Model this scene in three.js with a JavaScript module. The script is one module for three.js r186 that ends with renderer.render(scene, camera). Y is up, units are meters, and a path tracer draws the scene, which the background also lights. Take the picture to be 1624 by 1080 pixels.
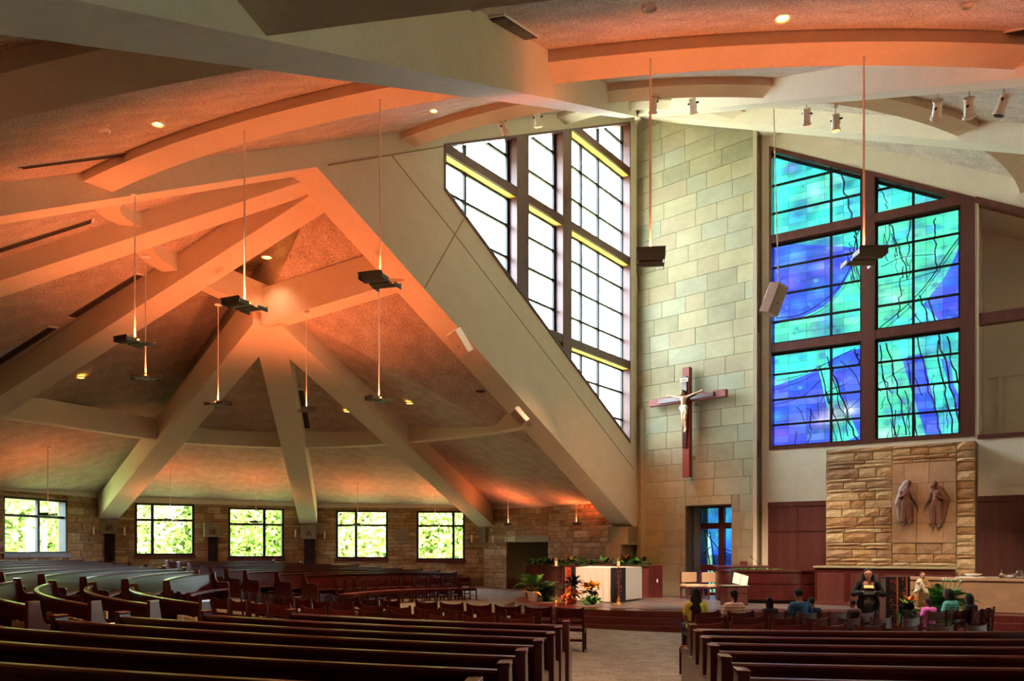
import * as THREE from 'three';
import { mergeGeometries, toCreasedNormals } from 'three/addons/utils/BufferGeometryUtils.js';
import { RoundedBoxGeometry } from 'three/addons/geometries/RoundedBoxGeometry.js';
import { RectAreaLightUniformsLib } from 'three/addons/lights/RectAreaLightUniformsLib.js';
import { FontLoader } from 'three/addons/loaders/FontLoader.js';
import { TextGeometry } from 'three/addons/geometries/TextGeometry.js';

// ---------- camera, sky, sun, exposure ----------
const scene = new THREE.Scene();
const EYE = 2.06, FOCAL = 1300, HORIZON = 872;                       // horizontal view, lens shifted up
const camera = new THREE.PerspectiveCamera(2 * Math.atan(HORIZON / FOCAL) * 180 / Math.PI, 1624 / 1744, 0.1, 600);
camera.setViewOffset(1624, 1744, 0, 0, 1624, 1080);
camera.position.set(0, EYE, 0);
const renderer = new THREE.WebGLRenderer({ antialias: true });
renderer.toneMapping = THREE.LinearToneMapping;
renderer.toneMappingExposure = 2.15;
renderer.shadowMap.enabled = true;
RectAreaLightUniformsLib.init();
scene.background = new THREE.Color(0.9, 0.98, 1.0);                 // bright overcast sky
scene.backgroundIntensity = 13;
const sun = new THREE.DirectionalLight(0xfff0d0, 10);
sun.position.set(-12, 48, 40); sun.target.position.set(0, 0, -20);
sun.castShadow = true; sun.shadow.radius = 4;
Object.assign(sun.shadow.camera, { left: -80, right: 80, top: 80, bottom: -80, near: 1, far: 220 });
sun.shadow.mapSize.set(2048, 2048);
scene.add(sun, sun.target);
const LAMP = { up: 4.5, wing: 11, wall: 5.5, down: 60, orange: 0xff7a45 };       // lamp strengths used by the lamp builders

// ---------- small helpers ----------
let seed = 7;
const rnd = () => { seed = (seed + 0x6d2b79f5) | 0; let t = Math.imul(seed ^ (seed >>> 15), 1 | seed); t = (t + Math.imul(t ^ (t >>> 7), 61 | t)) ^ t; return ((t ^ (t >>> 14)) >>> 0) / 4294967296; };
const rr = (a, b) => a + (b - a) * rnd();
const V = (x, y, z) => new THREE.Vector3(x, y, z);
const at = (px, py, depth) => V((px - 812) / FOCAL * depth, EYE + (HORIZON - py) / FOCAL * depth, -depth);
const used = {};
function numbered(n) { const k = used[n] = (used[n] ?? -1) + 1; return k ? n + '_' + String(k).padStart(3, '0') : n; }
function shade(o) { o.castShadow = true; o.receiveShadow = true; return o; }
function tag(o, label, category, group, kind) {
  if (label) o.userData.label = label;
  if (category) o.userData.category = category;
  if (group) o.userData.group = group;
  if (kind) o.userData.kind = kind;
  return o;
}
function thing(name, label, category, pos = V(0, 0, 0), turn = 0, group, kind) {
  const o = new THREE.Group(); o.name = numbered(name); o.position.copy(pos); o.rotation.y = turn; scene.add(o);
  return tag(o, label, category, group, kind);
}
function part(parent, name, geo, mat, label) {
  const m = shade(new THREE.Mesh(Array.isArray(geo) ? merge(geo) : geo, mat));
  m.name = parent === scene ? numbered(name) : name; parent.add(m);
  if (label) m.userData.label = label;
  return m;
}
const struct = (name, geo, mat, label) => tag(part(scene, name, geo, mat), label, undefined, undefined, 'structure');
function merge(list) {
  list = list.map((g) => { g = g.index ? g.toNonIndexed() : g.clone(); for (const k of Object.keys(g.attributes)) if (!['position', 'normal', 'uv'].includes(k)) g.deleteAttribute(k); if (!g.attributes.uv) boxUV(g); return g; });
  return mergeGeometries(list);
}
function boxUV(g) {                                                  // uv in metres by the way each face points
  const p = g.attributes.position, n = g.attributes.normal, uv = new Float32Array(p.count * 2);
  for (let i = 0; i < p.count; i++) {
    const ax = Math.abs(n.getX(i)), ay = Math.abs(n.getY(i)), az = Math.abs(n.getZ(i));
    if (ay > ax && ay > az) { uv[2 * i] = p.getX(i); uv[2 * i + 1] = p.getZ(i); } else if (ax > az) { uv[2 * i] = p.getZ(i); uv[2 * i + 1] = p.getY(i); } else { uv[2 * i] = p.getX(i); uv[2 * i + 1] = p.getY(i); }
  }
  g.setAttribute('uv', new THREE.BufferAttribute(uv, 2)); return g;
}
const tris = (list) => { const g = new THREE.BufferGeometry(); g.setAttribute('position', new THREE.BufferAttribute(new Float32Array(list.flatMap((v) => [v.x, v.y, v.z])), 3)); g.computeVertexNormals(); return boxUV(g); };
function hexa(b, t) {                                                // solid between bottom quad b and top quad t
  const f = []; const q = (a, c, d, e) => f.push(a, c, d, a, d, e);
  const c = [...b, ...t].reduce((s, v) => s.add(v), V(0, 0, 0)).multiplyScalar(1 / 8);
  const face = (a, e, d, h) => { const n = e.clone().sub(a).cross(d.clone().sub(a)); const m = a.clone().add(d).multiplyScalar(.5).sub(c); if (n.dot(m) >= 0) q(a, e, d, h); else q(a, h, d, e); };
  face(b[0], b[1], b[2], b[3]); face(t[0], t[1], t[2], t[3]);
  for (let i = 0; i < 4; i++) face(b[i], b[(i + 1) % 4], t[(i + 1) % 4], t[i]);
  return tris(f);
}
const UPV = V(0, 1, 0);
function beamGeo(p, q, width, depth, side = 0) {                     // p,q on the underside's centre line; side shifts it across (-1..1 half widths)
  const d = q.clone().sub(p); d.y = 0; d.normalize(); const n = V(-d.z, 0, d.x);
  const c = (v, s, up) => v.clone().addScaledVector(n, (s + side) * width / 2).addScaledVector(UPV, up);
  return hexa([c(p, -1, 0), c(p, 1, 0), c(q, 1, 0), c(q, -1, 0)], [c(p, -1, depth), c(p, 1, depth), c(q, 1, depth), c(q, -1, depth)]);
}
function slab(points, up) { // closed roof slab over a fan-triangulated outline
  const f = [], n = points.length, T = points.map((p) => p.clone().addScaledVector(UPV, up));
  for (let i = 1; i < n - 1; i++) f.push(points[0], points[i], points[i + 1], T[0], T[i + 1], T[i]);
  for (let i = 0; i < n; i++) { const j = (i + 1) % n; f.push(points[i], T[i], T[j], points[i], T[j], points[j]); }
  return tris(f);
}
function planeBasis(o, u) { const n = V(-u.z, 0, u.x); return new THREE.Matrix4().makeBasis(u, UPV, u.clone().cross(UPV)).setPosition(o); }
// outline and holes in (along, height) extruded by depth behind the plane that runs from o along u
function wallGeo(o, u, outline, holes, depth, front = 0) {
  const s = new THREE.Shape(outline.map(([a, b]) => new THREE.Vector2(a, b)));
  for (const h of holes) s.holes.push(new THREE.Path(h.map(([a, b]) => new THREE.Vector2(a, b))));
  const g = new THREE.ExtrudeGeometry(s, { depth, bevelEnabled: false, curveSegments: 8 });
  if (u.z * o.x - u.x * o.z > 0) front = -front - depth;               // depth always runs away from the nave
  g.translate(0, 0, front); g.applyMatrix4(planeBasis(o, u)); g.deleteAttribute('uv'); return boxUV(g);
}
const box = (w, h, d, x = 0, y = 0, z = 0) => { const g = new THREE.BoxGeometry(w, h, d); g.translate(x, y, z); return g; };
const rbox = (w, h, d, x = 0, y = 0, z = 0, r = .008) => { const g = new RoundedBoxGeometry(w, h, d, 1, Math.min(r, w / 2.1, h / 2.1, d / 2.1)); g.translate(x, y, z); return g; };
const cyl = (r0, r1, h, x = 0, y = 0, z = 0, n = 14) => { const g = new THREE.CylinderGeometry(r0, r1, h, n); g.translate(x, y, z); return g; };
const rod = (a, b, r, n = 8) => { const d = b.clone().sub(a), g = new THREE.CylinderGeometry(r, r, d.length(), n); g.applyQuaternion(new THREE.Quaternion().setFromUnitVectors(UPV, d.clone().normalize())); g.translate(...a.clone().add(b).multiplyScalar(.5).toArray()); return g; };
const lathe = (pts, n = 20) => new THREE.LatheGeometry(pts.map(([x, y]) => new THREE.Vector2(x, y)), n);

// ---------- procedural textures and materials ----------
function noiseTex(size, octaves, make, rep, srgb = true, stretch = [1, 1]) { // tiling value noise layered, make(n, x, y) -> [r,g,b] 0..255
  const layers = octaves.map(([cells, amp]) => { const cx = Math.max(1, Math.round(cells * stretch[0])), cy = Math.max(1, Math.round(cells * stretch[1])), a = new Float32Array(cx * cy); for (let i = 0; i < a.length; i++) a[i] = rnd(); return { cx, cy, a, amp }; });
  const data = new Uint8Array(size * size * 4), tot = octaves.reduce((s, o) => s + o[1], 0);
  for (let y = 0; y < size; y++) for (let x = 0; x < size; x++) {
    let n = 0;
    for (const { cx, cy, a, amp } of layers) {
      const fx = x / size * cx, fy = y / size * cy, ix = fx | 0, iy = fy | 0, u = fx - ix, v = fy - iy, s = u * u * (3 - 2 * u), t = v * v * (3 - 2 * v), jx = (ix + 1) % cx, jy = (iy + 1) % cy;
      n += amp * ((a[iy * cx + ix] * (1 - s) + a[iy * cx + jx] * s) * (1 - t) + (a[jy * cx + ix] * (1 - s) + a[jy * cx + jx] * s) * t);
    }
    const c = make(n / tot, x / size, y / size), o = (y * size + x) * 4; data[o] = c[0]; data[o + 1] = c[1]; data[o + 2] = c[2]; data[o + 3] = 255;
  }
  const t = new THREE.DataTexture(data, size, size); t.wrapS = t.wrapT = THREE.RepeatWrapping; t.magFilter = THREE.LinearFilter; t.minFilter = THREE.LinearMipmapLinearFilter; t.generateMipmaps = true;
  if (srgb) t.colorSpace = THREE.SRGBColorSpace; t.repeat.set(1 / rep, 1 / rep); t.needsUpdate = true; return t;
}
const mixc = (a, b, t) => a.map((v, i) => Math.max(0, Math.min(255, v + (b[i] - v) * t)));
const std = (o) => new THREE.MeshStandardMaterial(o), phy = (o) => new THREE.MeshPhysicalMaterial(o);
const fine = noiseTex(256, [[128, 1], [64, .6], [12, .3]], (n) => { const v = 255 * Math.min(1, Math.max(0, (n - .5) * 2 + .5)); return [v, v, v]; }, .7, false);
const rough = noiseTex(256, [[48, .6], [20, 1], [7, 1]], (n) => { const v = 255 * n; return [v, v, v]; }, 1.1, false);
const M = {
  plaster: std({ map: noiseTex(256, [[96, 1], [10, .6]], (n) => mixc([214, 202, 178], [228, 217, 194], n), 2.4), roughness: .85 }),
  ceiling: std({ map: noiseTex(512, [[256, 1], [128, .6], [6, .25]], (n) => mixc([150, 136, 122], [236, 222, 204], (n - .5) * 2.2 + .5), 1.7), roughness: .95, bumpMap: fine, bumpScale: .006 }),
  sandstone: [0, 1, 2, 3, 4].map((k) => std({ map: noiseTex(256, [[64, .4], [14, .7], [4, 1]], (n) => mixc([[146, 134, 104], [152, 134, 106], [136, 126, 100], [158, 144, 112], [146, 140, 116]][k], [[180, 168, 138], [182, 166, 136], [170, 160, 130], [188, 176, 144], [178, 172, 148]][k], n), 1.6), color: 0xdee0d6, roughness: .8 })),
  rubble: [0, 1, 2, 3, 4].map((k) => std({ map: noiseTex(256, [[64, .5], [18, .8], [5, 1]], (n) => mixc([[122, 88, 56], [140, 104, 66], [150, 118, 78], [128, 98, 70], [156, 130, 92]][k], [[184, 146, 102], [196, 160, 116], [206, 176, 132], [180, 150, 116], [214, 192, 152]][k], n), .9), roughness: .92, bumpMap: rough, bumpScale: .018 })),
  mortar: std({ color: 0x726049, roughness: .95, bumpMap: fine, bumpScale: .004 }),
  trim: phy({ map: noiseTex(256, [[40, 1], [10, .5]], (n) => mixc([74, 32, 26], [104, 50, 40], n), 1.2, true, [1, .1]), roughness: .42, clearcoat: .25, clearcoatRoughness: .3 }),
  steel: std({ color: 0x10131a, roughness: .35, metalness: .3 }),
  carpet: std({ map: noiseTex(512, [[256, 1], [90, .6], [8, .35]], (n) => mixc([106, 94, 84], [186, 172, 156], (n - .5) * 2 + .5), 1.9), roughness: 1, bumpMap: fine, bumpScale: .008 }),
  slate: [0, 1, 2].map((k) => phy({ map: noiseTex(256, [[60, .5], [14, 1], [4, 1]], (n) => mixc([[66, 58, 56], [78, 64, 60], [58, 56, 58]][k], [[112, 98, 92], [128, 106, 96], [100, 96, 98]][k], n), 1.4), roughness: .38 })),
  pane: phy({ color: 0xf4fbff, roughness: .02, transmission: 1, thickness: 0, ior: 1.45 }),
  white: std({ color: 0xe8e4dc, roughness: .5 }), metal: std({ color: 0xb9b4ac, roughness: .35, metalness: .8 }), dark: std({ color: 0x141210, roughness: .7 }),
};

// ---------- plan of the building ----------
const D = Math.PI / 180, AX = 4.417, AZ = 29, AY = 17.36, PITCH = .5, CEIL = .5;   // apex over the stone wall, roof pitch, ceiling above the beam undersides
const radial = (deg, d, up = 0) => V(AX - Math.sin(deg * D) * d, AY - PITCH * d + up, -(AZ - Math.cos(deg * D) * d));
const BEAMS = [35.6, 12.1, -6.6, -33];
const ALTAR = { x: 2.6, z: 24.4 };                                    // pews stand in arcs round this point
const floorY = (x, depth) => { const r = Math.hypot(x - ALTAR.x, depth - ALTAR.z); return .05 + .029 * Math.max(0, r - 9) + .0028 * depth - .0195 * x; };
const polar = (r, deg) => { const x = ALTAR.x - r * Math.sin(deg * D), z = ALTAR.z - r * Math.cos(deg * D); return V(x, floorY(x, z), -z); };
// clear-window plane, from the apex towards the lower left of the nave
const WU = V(-Math.sin(35.6 * D), 0, Math.cos(35.6 * D)), WO = V(AX, 0, -AZ);
const wz = (px) => 16.347 / (.716 - (px - 812) / FOCAL);
const wp = (px, py) => at(px, py, wz(px));
const w2 = (px, py) => { const p = wp(px, py); return [Math.hypot(p.x - AX, -p.z - AZ), p.y]; };   // (distance from apex, height)
// stone wall and stained-glass wall
const SU = V(.731, 0, .682), GO = V(7.9, 0, -26.05), GU = V(.829, 0, .559);
const gt = (px) => { const k = (px - 812) / FOCAL; return (k * 26.05 - 7.9) / (.829 + .559 * k); };
const g2 = (px, py) => { const t = gt(px), depth = 26.05 - .559 * t; return [t, EYE + (HORIZON - py) / FOCAL * depth]; };
const st = (px) => { const k = (px - 812) / FOCAL; return (k * AZ - AX) / (.731 + .682 * k); };
const s2 = (px, py) => { const t = st(px); return [t, EYE + (HORIZON - py) / FOCAL * (AZ - .682 * t)]; };

// ---------- main roof ----------
function conePatch(a0, a1, d0, d1, up0, up1, n = 16) {               // closed wedge between two heights over the beam undersides
  const f = [], g = (a, d, u) => radial(a, d, u);
  for (let i = 0; i < n; i++) {
    const a = a0 + (a1 - a0) * i / n, b = a0 + (a1 - a0) * (i + 1) / n;
    const q = (p, r, s, t) => f.push(p, r, s, p, s, t);
    q(g(a, d0, up0), g(b, d0, up0), g(b, d1, up0), g(a, d1, up0)); q(g(a, d0, up1), g(a, d1, up1), g(b, d1, up1), g(b, d0, up1));
    q(g(a, d1, up0), g(b, d1, up0), g(b, d1, up1), g(a, d1, up1)); q(g(a, d0, up0), g(a, d0, up1), g(b, d0, up1), g(b, d0, up0));
  }
  for (const a of [a0, a1]) f.push(g(a, d0, up0), g(a, d1, up0), g(a, d1, up1), g(a, d0, up0), g(a, d1, up1), g(a, d0, up1));
  const geo = toCreasedNormals(tris(f), .5); geo.deleteAttribute('uv'); return boxUV(geo);
}
[[35.6, 12.1], [12.1, -6.6], [-6.6, -33], [-33, -64]].forEach(([a, b]) => struct('ceiling', conePatch(a, b, .02, 32, CEIL, CEIL + .25), M.ceiling, 'sloping speckled acoustic ceiling bay between radiating cream beams'));
const ringLevel = [5, 11.8, 19.2, 24.3];
function ringGeo(a, b, d, drop = .27) {                                           // level arched purlin between two radial beams
  const f = [], n = 18, lo = AY + CEIL - PITCH * d - drop, hi = lo + .75, w = .24, g = (t, r, y) => { const v = radial(t, r); v.y = y; return v; };
  for (let i = 0; i < n; i++) {
    const s = a + (b - a) * i / n, t = a + (b - a) * (i + 1) / n, q = (p, r, u, v) => f.push(p, r, u, p, u, v);
    q(g(s, d - w, lo), g(t, d - w, lo), g(t, d + w, lo), g(s, d + w, lo)); q(g(s, d - w, hi), g(s, d + w, hi), g(t, d + w, hi), g(t, d - w, hi));
    q(g(s, d + w, lo), g(t, d + w, lo), g(t, d + w, hi), g(s, d + w, hi)); q(g(s, d - w, lo), g(s, d - w, hi), g(t, d - w, hi), g(t, d - w, lo));
  }
  const geo = toCreasedNormals(tris(f), .5); geo.deleteAttribute('uv'); return boxUV(geo);
}
[[35.6, 12.1], [12.1, -6.6], [-6.6, -33], [-33, -60]].forEach(([a, b]) => ringLevel.forEach((d) => struct('ceiling_arch', a === 12.1 && d > 24 ? ringGeo(a, b, 26.5, .48) : ringGeo(a, b, d), M.plaster, 'cream curved arch beam crossing the ceiling between two radiating beams')));
for (const a of BEAMS.slice(1)) struct('roof_beam', beamGeo(radial(a, .15), radial(a, 32, a === 12.1 ? -.14 : 0), a === 12.1 ? .5 : .8, 1.05, a === 12.1 ? .6 : 0), M.plaster, 'long cream roof beam running down from the apex over the nave');
struct('roof_beam', beamGeo(radial(35.6, .1), radial(35.6, 32), .8, .95, 1), M.plaster, 'cream roof beam along the head of the clear window towards the left');

// ---------- left wing roof ----------
const N0 = wp(500, 262), N1 = wp(1006, 836);
const PK = at(528, 290, 18.3), H = at(425, 518, 21.2), A1 = at(172, 822, 34), B1 = at(489, 830, 38), C1 = at(772, 836, 38.3), E1 = at(-60, 680, 22), F1 = at(-60, 482, 16.5);
const ext = (p, q, k) => p.clone().lerp(q, k);
const E2 = ext(PK, E1, 1.5), F2 = ext(PK, F1, 2.2), G2 = radial(35.6, 32);
const up = (v, h = CEIL + .1) => v.clone().add(V(0, h, 0));
const back = (v) => v.clone().add(V(-.813, 0, -.582).multiplyScalar(.4));
const D1 = back(wp(668, 446));
const wingBeams = { f: [at(524, 286, 18.2), F2], e: [at(536, 303, 18.6), E2], a: [H, A1], b: [H, B1], c: [H, C1], d: [H, D1] };
for (const k of Object.keys(wingBeams)) struct('roof_beam', beamGeo(ext(...wingBeams[k], k === 'd' ? .0 : .0), wingBeams[k][1], k === 'd' ? .6 : .8, .9), M.plaster, 'cream roof beam of the left wing roof');
const N0b = back(N0), N1b = back(N1);
const lifted = (v, h) => v.clone().add(V(0, h, 0));
const cP = lifted(PK, .6), cH = lifted(H, .65), cG = lifted(G2, .6), cF = lifted(F2, .5), cE = lifted(E2, .75), cA = lifted(ext(H, A1, 1.08), 1.06), cB = lifted(ext(H, B1, 1.08), 1.06), cC = lifted(ext(H, C1, 1.08), 1.06), cN0 = lifted(N0b, .7), cN1 = lifted(N1b, 1.1), cD = lifted(D1, .7), cW = V(5.2, 4.3, -33.5);
const roofs = [[cP, cG, cF], [cP, cF, cE], [cP, cE, cA], [cP, cA, cH], [cH, cA, cB], [cH, cB, cC], [cP, cH, cD, cN0], [cH, cC, cN1, cD], [cC, cW, cN1]];   // ceiling facets, some way above the beams' undersides
for (const r of roofs) struct('ceiling', slab(r, .25), M.ceiling, 'orange-lit speckled ceiling facet of the left wing');
function onRay(px, py, hit) { let lo = .5, hi = 60; for (let z = .6; z < 60; z += .05) if (hit(at(px, py, z)) > 0) { hi = z; lo = z - .05; break; } for (let i = 0; i < 30; i++) { const m = (lo + hi) / 2; if (hit(at(px, py, m)) > 0) hi = m; else lo = m; } return at(px, py, lo); }
const coneHit = (p) => p.y - (AY + CEIL - PITCH * Math.hypot(p.x - AX, p.z + AZ));
const planeHit = (a, b, c) => { const n = b.clone().sub(a).cross(c.clone().sub(a)); if (n.y < 0) n.negate(); return (p) => n.dot(p.clone().sub(a)); };
const wingHit = (k) => { const r = roofs[k]; return planeHit(r[0], r[1], r[2]); };
const onPx = (p, q, px) => { const k = (px - 812) / FOCAL, t = (p.x - k * -p.z) / ((p.x - q.x) - k * (-p.z + q.z)); return p.clone().lerp(q, t); };
function archBetween(p, q, bulge, label) {                            // purlin between two points on beams, bowed in plan and resting under the ceiling
  const f = [], n = 12, m = p.clone().add(q).multiplyScalar(.5), d = q.clone().sub(p); d.y = 0; const nn = V(-d.z, 0, d.x).normalize(), g = (t, s, y) => { const v = p.clone().lerp(q, t); v.addScaledVector(nn, bulge * 4 * t * (1 - t) + s); v.y += y; return v; };
  for (let i = 0; i < n; i++) { const a = i / n, b = (i + 1) / n, w = .22, qd = (p, r, u, v) => f.push(p, r, u, p, u, v);
    qd(g(a, -w, 0), g(b, -w, 0), g(b, w, 0), g(a, w, 0)); qd(g(a, -w, .7), g(a, w, .7), g(b, w, .7), g(b, -w, .7));
    qd(g(a, w, 0), g(b, w, 0), g(b, w, .7), g(a, w, .7)); qd(g(a, -w, 0), g(a, -w, .7), g(b, -w, .7), g(b, -w, 0)); }
  const geo = toCreasedNormals(tris(f), .5); geo.deleteAttribute('uv'); return struct('ceiling_arch', boxUV(geo), M.plaster, label);
}
const lift = (v) => v.clone().add(V(0, .28, 0));
const r3 = lift(wp(205, 330)), rf = lift(onPx(...wingBeams.f, 222)), re = lift(onPx(...wingBeams.e, 292));
archBetween(back(r3), rf, -.35, 'short curved arch beam high in the left wing'); archBetween(rf, re, -.35, 'short curved arch beam of the left wing'); archBetween(re, lift(H), -.1, 'curved arch beam ending at the left wing hub');
const oe = lift(onPx(PK, E2, -60)), oa = lift(onPx(H, A1, 262)), ob = lift(onPx(H, B1, 467)), oc = lift(onPx(H, C1, 640)), od = lift(back(wp(862, 690)));
const oL = onRay(-25, 634, wingHit(2)).add(V(0, -.42, 0));
archBetween(oL, oa, .0, 'cream purlin above the far left windows'); archBetween(oa, ob, -.35, 'cream purlin above the left windows'); archBetween(ob, oc, -.35, 'cream purlin above the middle window'); archBetween(oc, od, -.3, 'cream purlin beside the white diagonal beam');

M.sealant = std({ color: 0x9a8464, roughness: .9 });
M.lawnGlowPaint = std({ color: 0xd9c65a, roughness: .7 });  // yellow stands in for lawn light thrown up onto the transom undersides
// ---------- clear window wall (white diagonal beam, window) ----------
const hole = [w2(704, 228), w2(704, 301), w2(999, 703), w2(999, 193)];
const jl = [w2(620, 245), w2(1006, 745)];
{
  const low = [w2(500, 262), w2(1006, 837)];
  const g = wallGeo(WO, WU, [low[1], low[0], [hole[0][0] + .02, hole[0][1] + .08], [0, AY], [-.1, AY], [-.1, low[1][1]]], [hole], .8, 0);
  const wall = struct('wall_clerestory', g, M.plaster, 'cream wall panel with a wide white diagonal beam under the clear window');
  // sealant joints between the cladding boards
  for (const [p, q] of [[w2(620, 245), w2(720, 370)], [w2(720, 370), w2(1006, 745)], [w2(735, 348), w2(674, 456)], [w2(520, 262), w2(704, 232)]]) part(wall, 'joint', bar(WO, WU, p, q, .03, -.004, .01), M.sealant);
}
function bar(o, u, p, q, w, front, depth) {                           // straight member in a wall plane between (along,height) points
  const dx = q[0] - p[0], dy = q[1] - p[1], l = Math.hypot(dx, dy), nx = -dy / l * w / 2, ny = dx / l * w / 2;
  return wallGeo(o, u, [[p[0] + nx, p[1] + ny], [p[0] - nx, p[1] - ny], [q[0] - nx, q[1] - ny], [q[0] + nx, q[1] + ny]], [], depth, front);
}
function clip(poly, inside) {                                          // convex clip of a polygon by another (both in along,height)
  let out = poly;
  const area = inside.reduce((s, p, i) => { const q = inside[(i + 1) % inside.length]; return s + p[0] * q[1] - q[0] * p[1]; }, 0), sg = Math.sign(area);
  for (let i = 0; i < inside.length && out.length; i++) {
    const a = inside[i], b = inside[(i + 1) % inside.length], sd = (p) => sg * ((b[0] - a[0]) * (p[1] - a[1]) - (b[1] - a[1]) * (p[0] - a[0])), r = [];
    for (let j = 0; j < out.length; j++) { const p = out[j], q = out[(j + 1) % out.length], sp = sd(p), sq = sd(q);
      if (sp >= 0) r.push(p); if ((sp > 0 && sq < 0) || (sp < 0 && sq > 0)) { const t = sp / (sp - sq); r.push([p[0] + (q[0] - p[0]) * t, p[1] + (q[1] - p[1]) * t]); } }
    out = r;
  }
  return out;
}
const areaOf = (poly) => Math.abs(poly.reduce((s, p, i) => { const q = poly[(i + 1) % poly.length]; return s + p[0] * q[1] - q[0] * p[1]; }, 0)) / 2;
const clipBar = (o, u, rect, inside, front, depth) => { const c = clip(rect, inside); return c.length > 2 && areaOf(c) > 1e-4 ? wallGeo(o, u, c, [], depth, front) : null; };
const rect = (a0, a1, b0, b1) => [[a0, b0], [a1, b0], [a1, b1], [a0, b1]];
const slim = (list) => list.filter(Boolean);
{
  const win = struct('window_1', wallGeo(WO, WU, hole, [], .01, .79), M.pane, 'tall slanted clear window with brown mullions above the white diagonal beam');
  win.geometry = wallGeo(WO, WU, clip(rect(0, 30, 0, 30), hole), [clip(rect(hole[3][0] + .06, hole[0][0] - .06, 0, 30), hole.map((p, i) => [p[0], p[1] + [-.07, .1, .1, -.07][i]]))], .34, -.03); win.material = M.trim;
  const xs = { l: hole[0][0], r: hole[3][0] }, v1 = [w2(819, 300)[0], w2(838, 300)[0]], v2 = [w2(892, 300)[0], w2(906, 300)[0]];
  const rows = [15.24, 12.12, 8.5];
  for (const v of [v1, v2]) part(win, 'mullion', slim([clipBar(WO, WU, rect(v[0], v[1], 0, 30), hole, -.02, .36)]), M.trim);
  const edges = [[v1[0], xs.l], [v2[0], v1[1]], [xs.r, v2[1]]];
  for (const y of rows) for (const e of edges) { const g = clipBar(WO, WU, rect(Math.min(...e), Math.max(...e), y - .13, y + .13), hole, -.01, .34); if (g) part(win, 'transom', g, M.trim); const sb = clipBar(WO, WU, rect(Math.min(...e), Math.max(...e), y - .15, y - .128), hole, .03, .24); if (sb) part(win, 'painted_glow_strip', sb, M.lawnGlowPaint, 'yellow strip under the transom with lawn light painted into its colour'); }
  const vm = [[w2(750, 300)[0]], [], [w2(933, 300)[0], w2(960, 300)[0]]];
  const yb = [30, ...rows, 0], sub = [[1.05], [1.04], [.9], [.95]];
  edges.forEach((e, i) => {
    const lo = Math.min(...e), hi = Math.max(...e), cols = [lo, ...vm[i].sort((a, b) => a - b), hi];
    for (let r = 0; r < 4; r++) {
      const ys = [yb[r + 1]]; const top = r === 0 ? yb[1] + 3.1 : yb[r]; const step = sub[r][0];
      if (r === 3) { ys.length = 0; for (let y = yb[3]; y > 2; y -= step) ys.unshift(y); } else { for (let y = yb[r + 1] + step; y < top - .3; y += step) ys.push(y); ys.push(top); }
      for (let a = 0; a < cols.length - 1; a++) for (let b = 0; b < ys.length - 1; b++) { const c = clip(rect(cols[a] + .02, cols[a + 1] - .02, ys[b] + .02, ys[b + 1] - .02), hole); if (c.length > 2 && areaOf(c) > .02) part(win, 'pane', wallGeo(WO, WU, c, [], .006, .29), M.pane); }
      for (let b = 1; b < ys.length - 1; b++) { const g = clipBar(WO, WU, rect(lo, hi, ys[b] - .035, ys[b] + .035), hole, .26, .07); if (g) part(win, 'glazing_bar', g, M.steel); }
      const gs = []; for (const x of [...vm[i], lo + .05, hi - .05]) { const g = clipBar(WO, WU, rect(x - .045, x + .045, ys[0], ys[ys.length - 1]), hole, .25, .08); if (g) gs.push(g); }
      for (const y of [ys[0] + .16, ys[ys.length - 1] - .16]) { const g = clipBar(WO, WU, rect(lo, hi, y - .04, y + .04), hole, .26, .06); if (g) gs.push(g); }
      gs.forEach((g) => part(win, 'glazing_bar', g, M.steel));
    }
  });
}

const paneCanvas = (cv, k) => { const c = cv.getContext('2d'), im = c.getImageData(0, 0, cv.width, cv.height), lut = new Uint8Array(256); for (let i = 0; i < 256; i++) { const v = i / 255, l = (v <= .04045 ? v / 12.92 : ((v + .055) / 1.055) ** 2.4), r = Math.sqrt(l * k); lut[i] = 255 * (r <= .0031308 ? r * 12.92 : 1.055 * r ** (1 / 2.4) - .055); } for (let i = 0; i < im.data.length; i++) if (i % 4 < 3) im.data[i] = lut[im.data[i]]; c.putImageData(im, 0, 0); };   // light crosses two faces of each pane, so each face carries the square root of the glass colour

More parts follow.
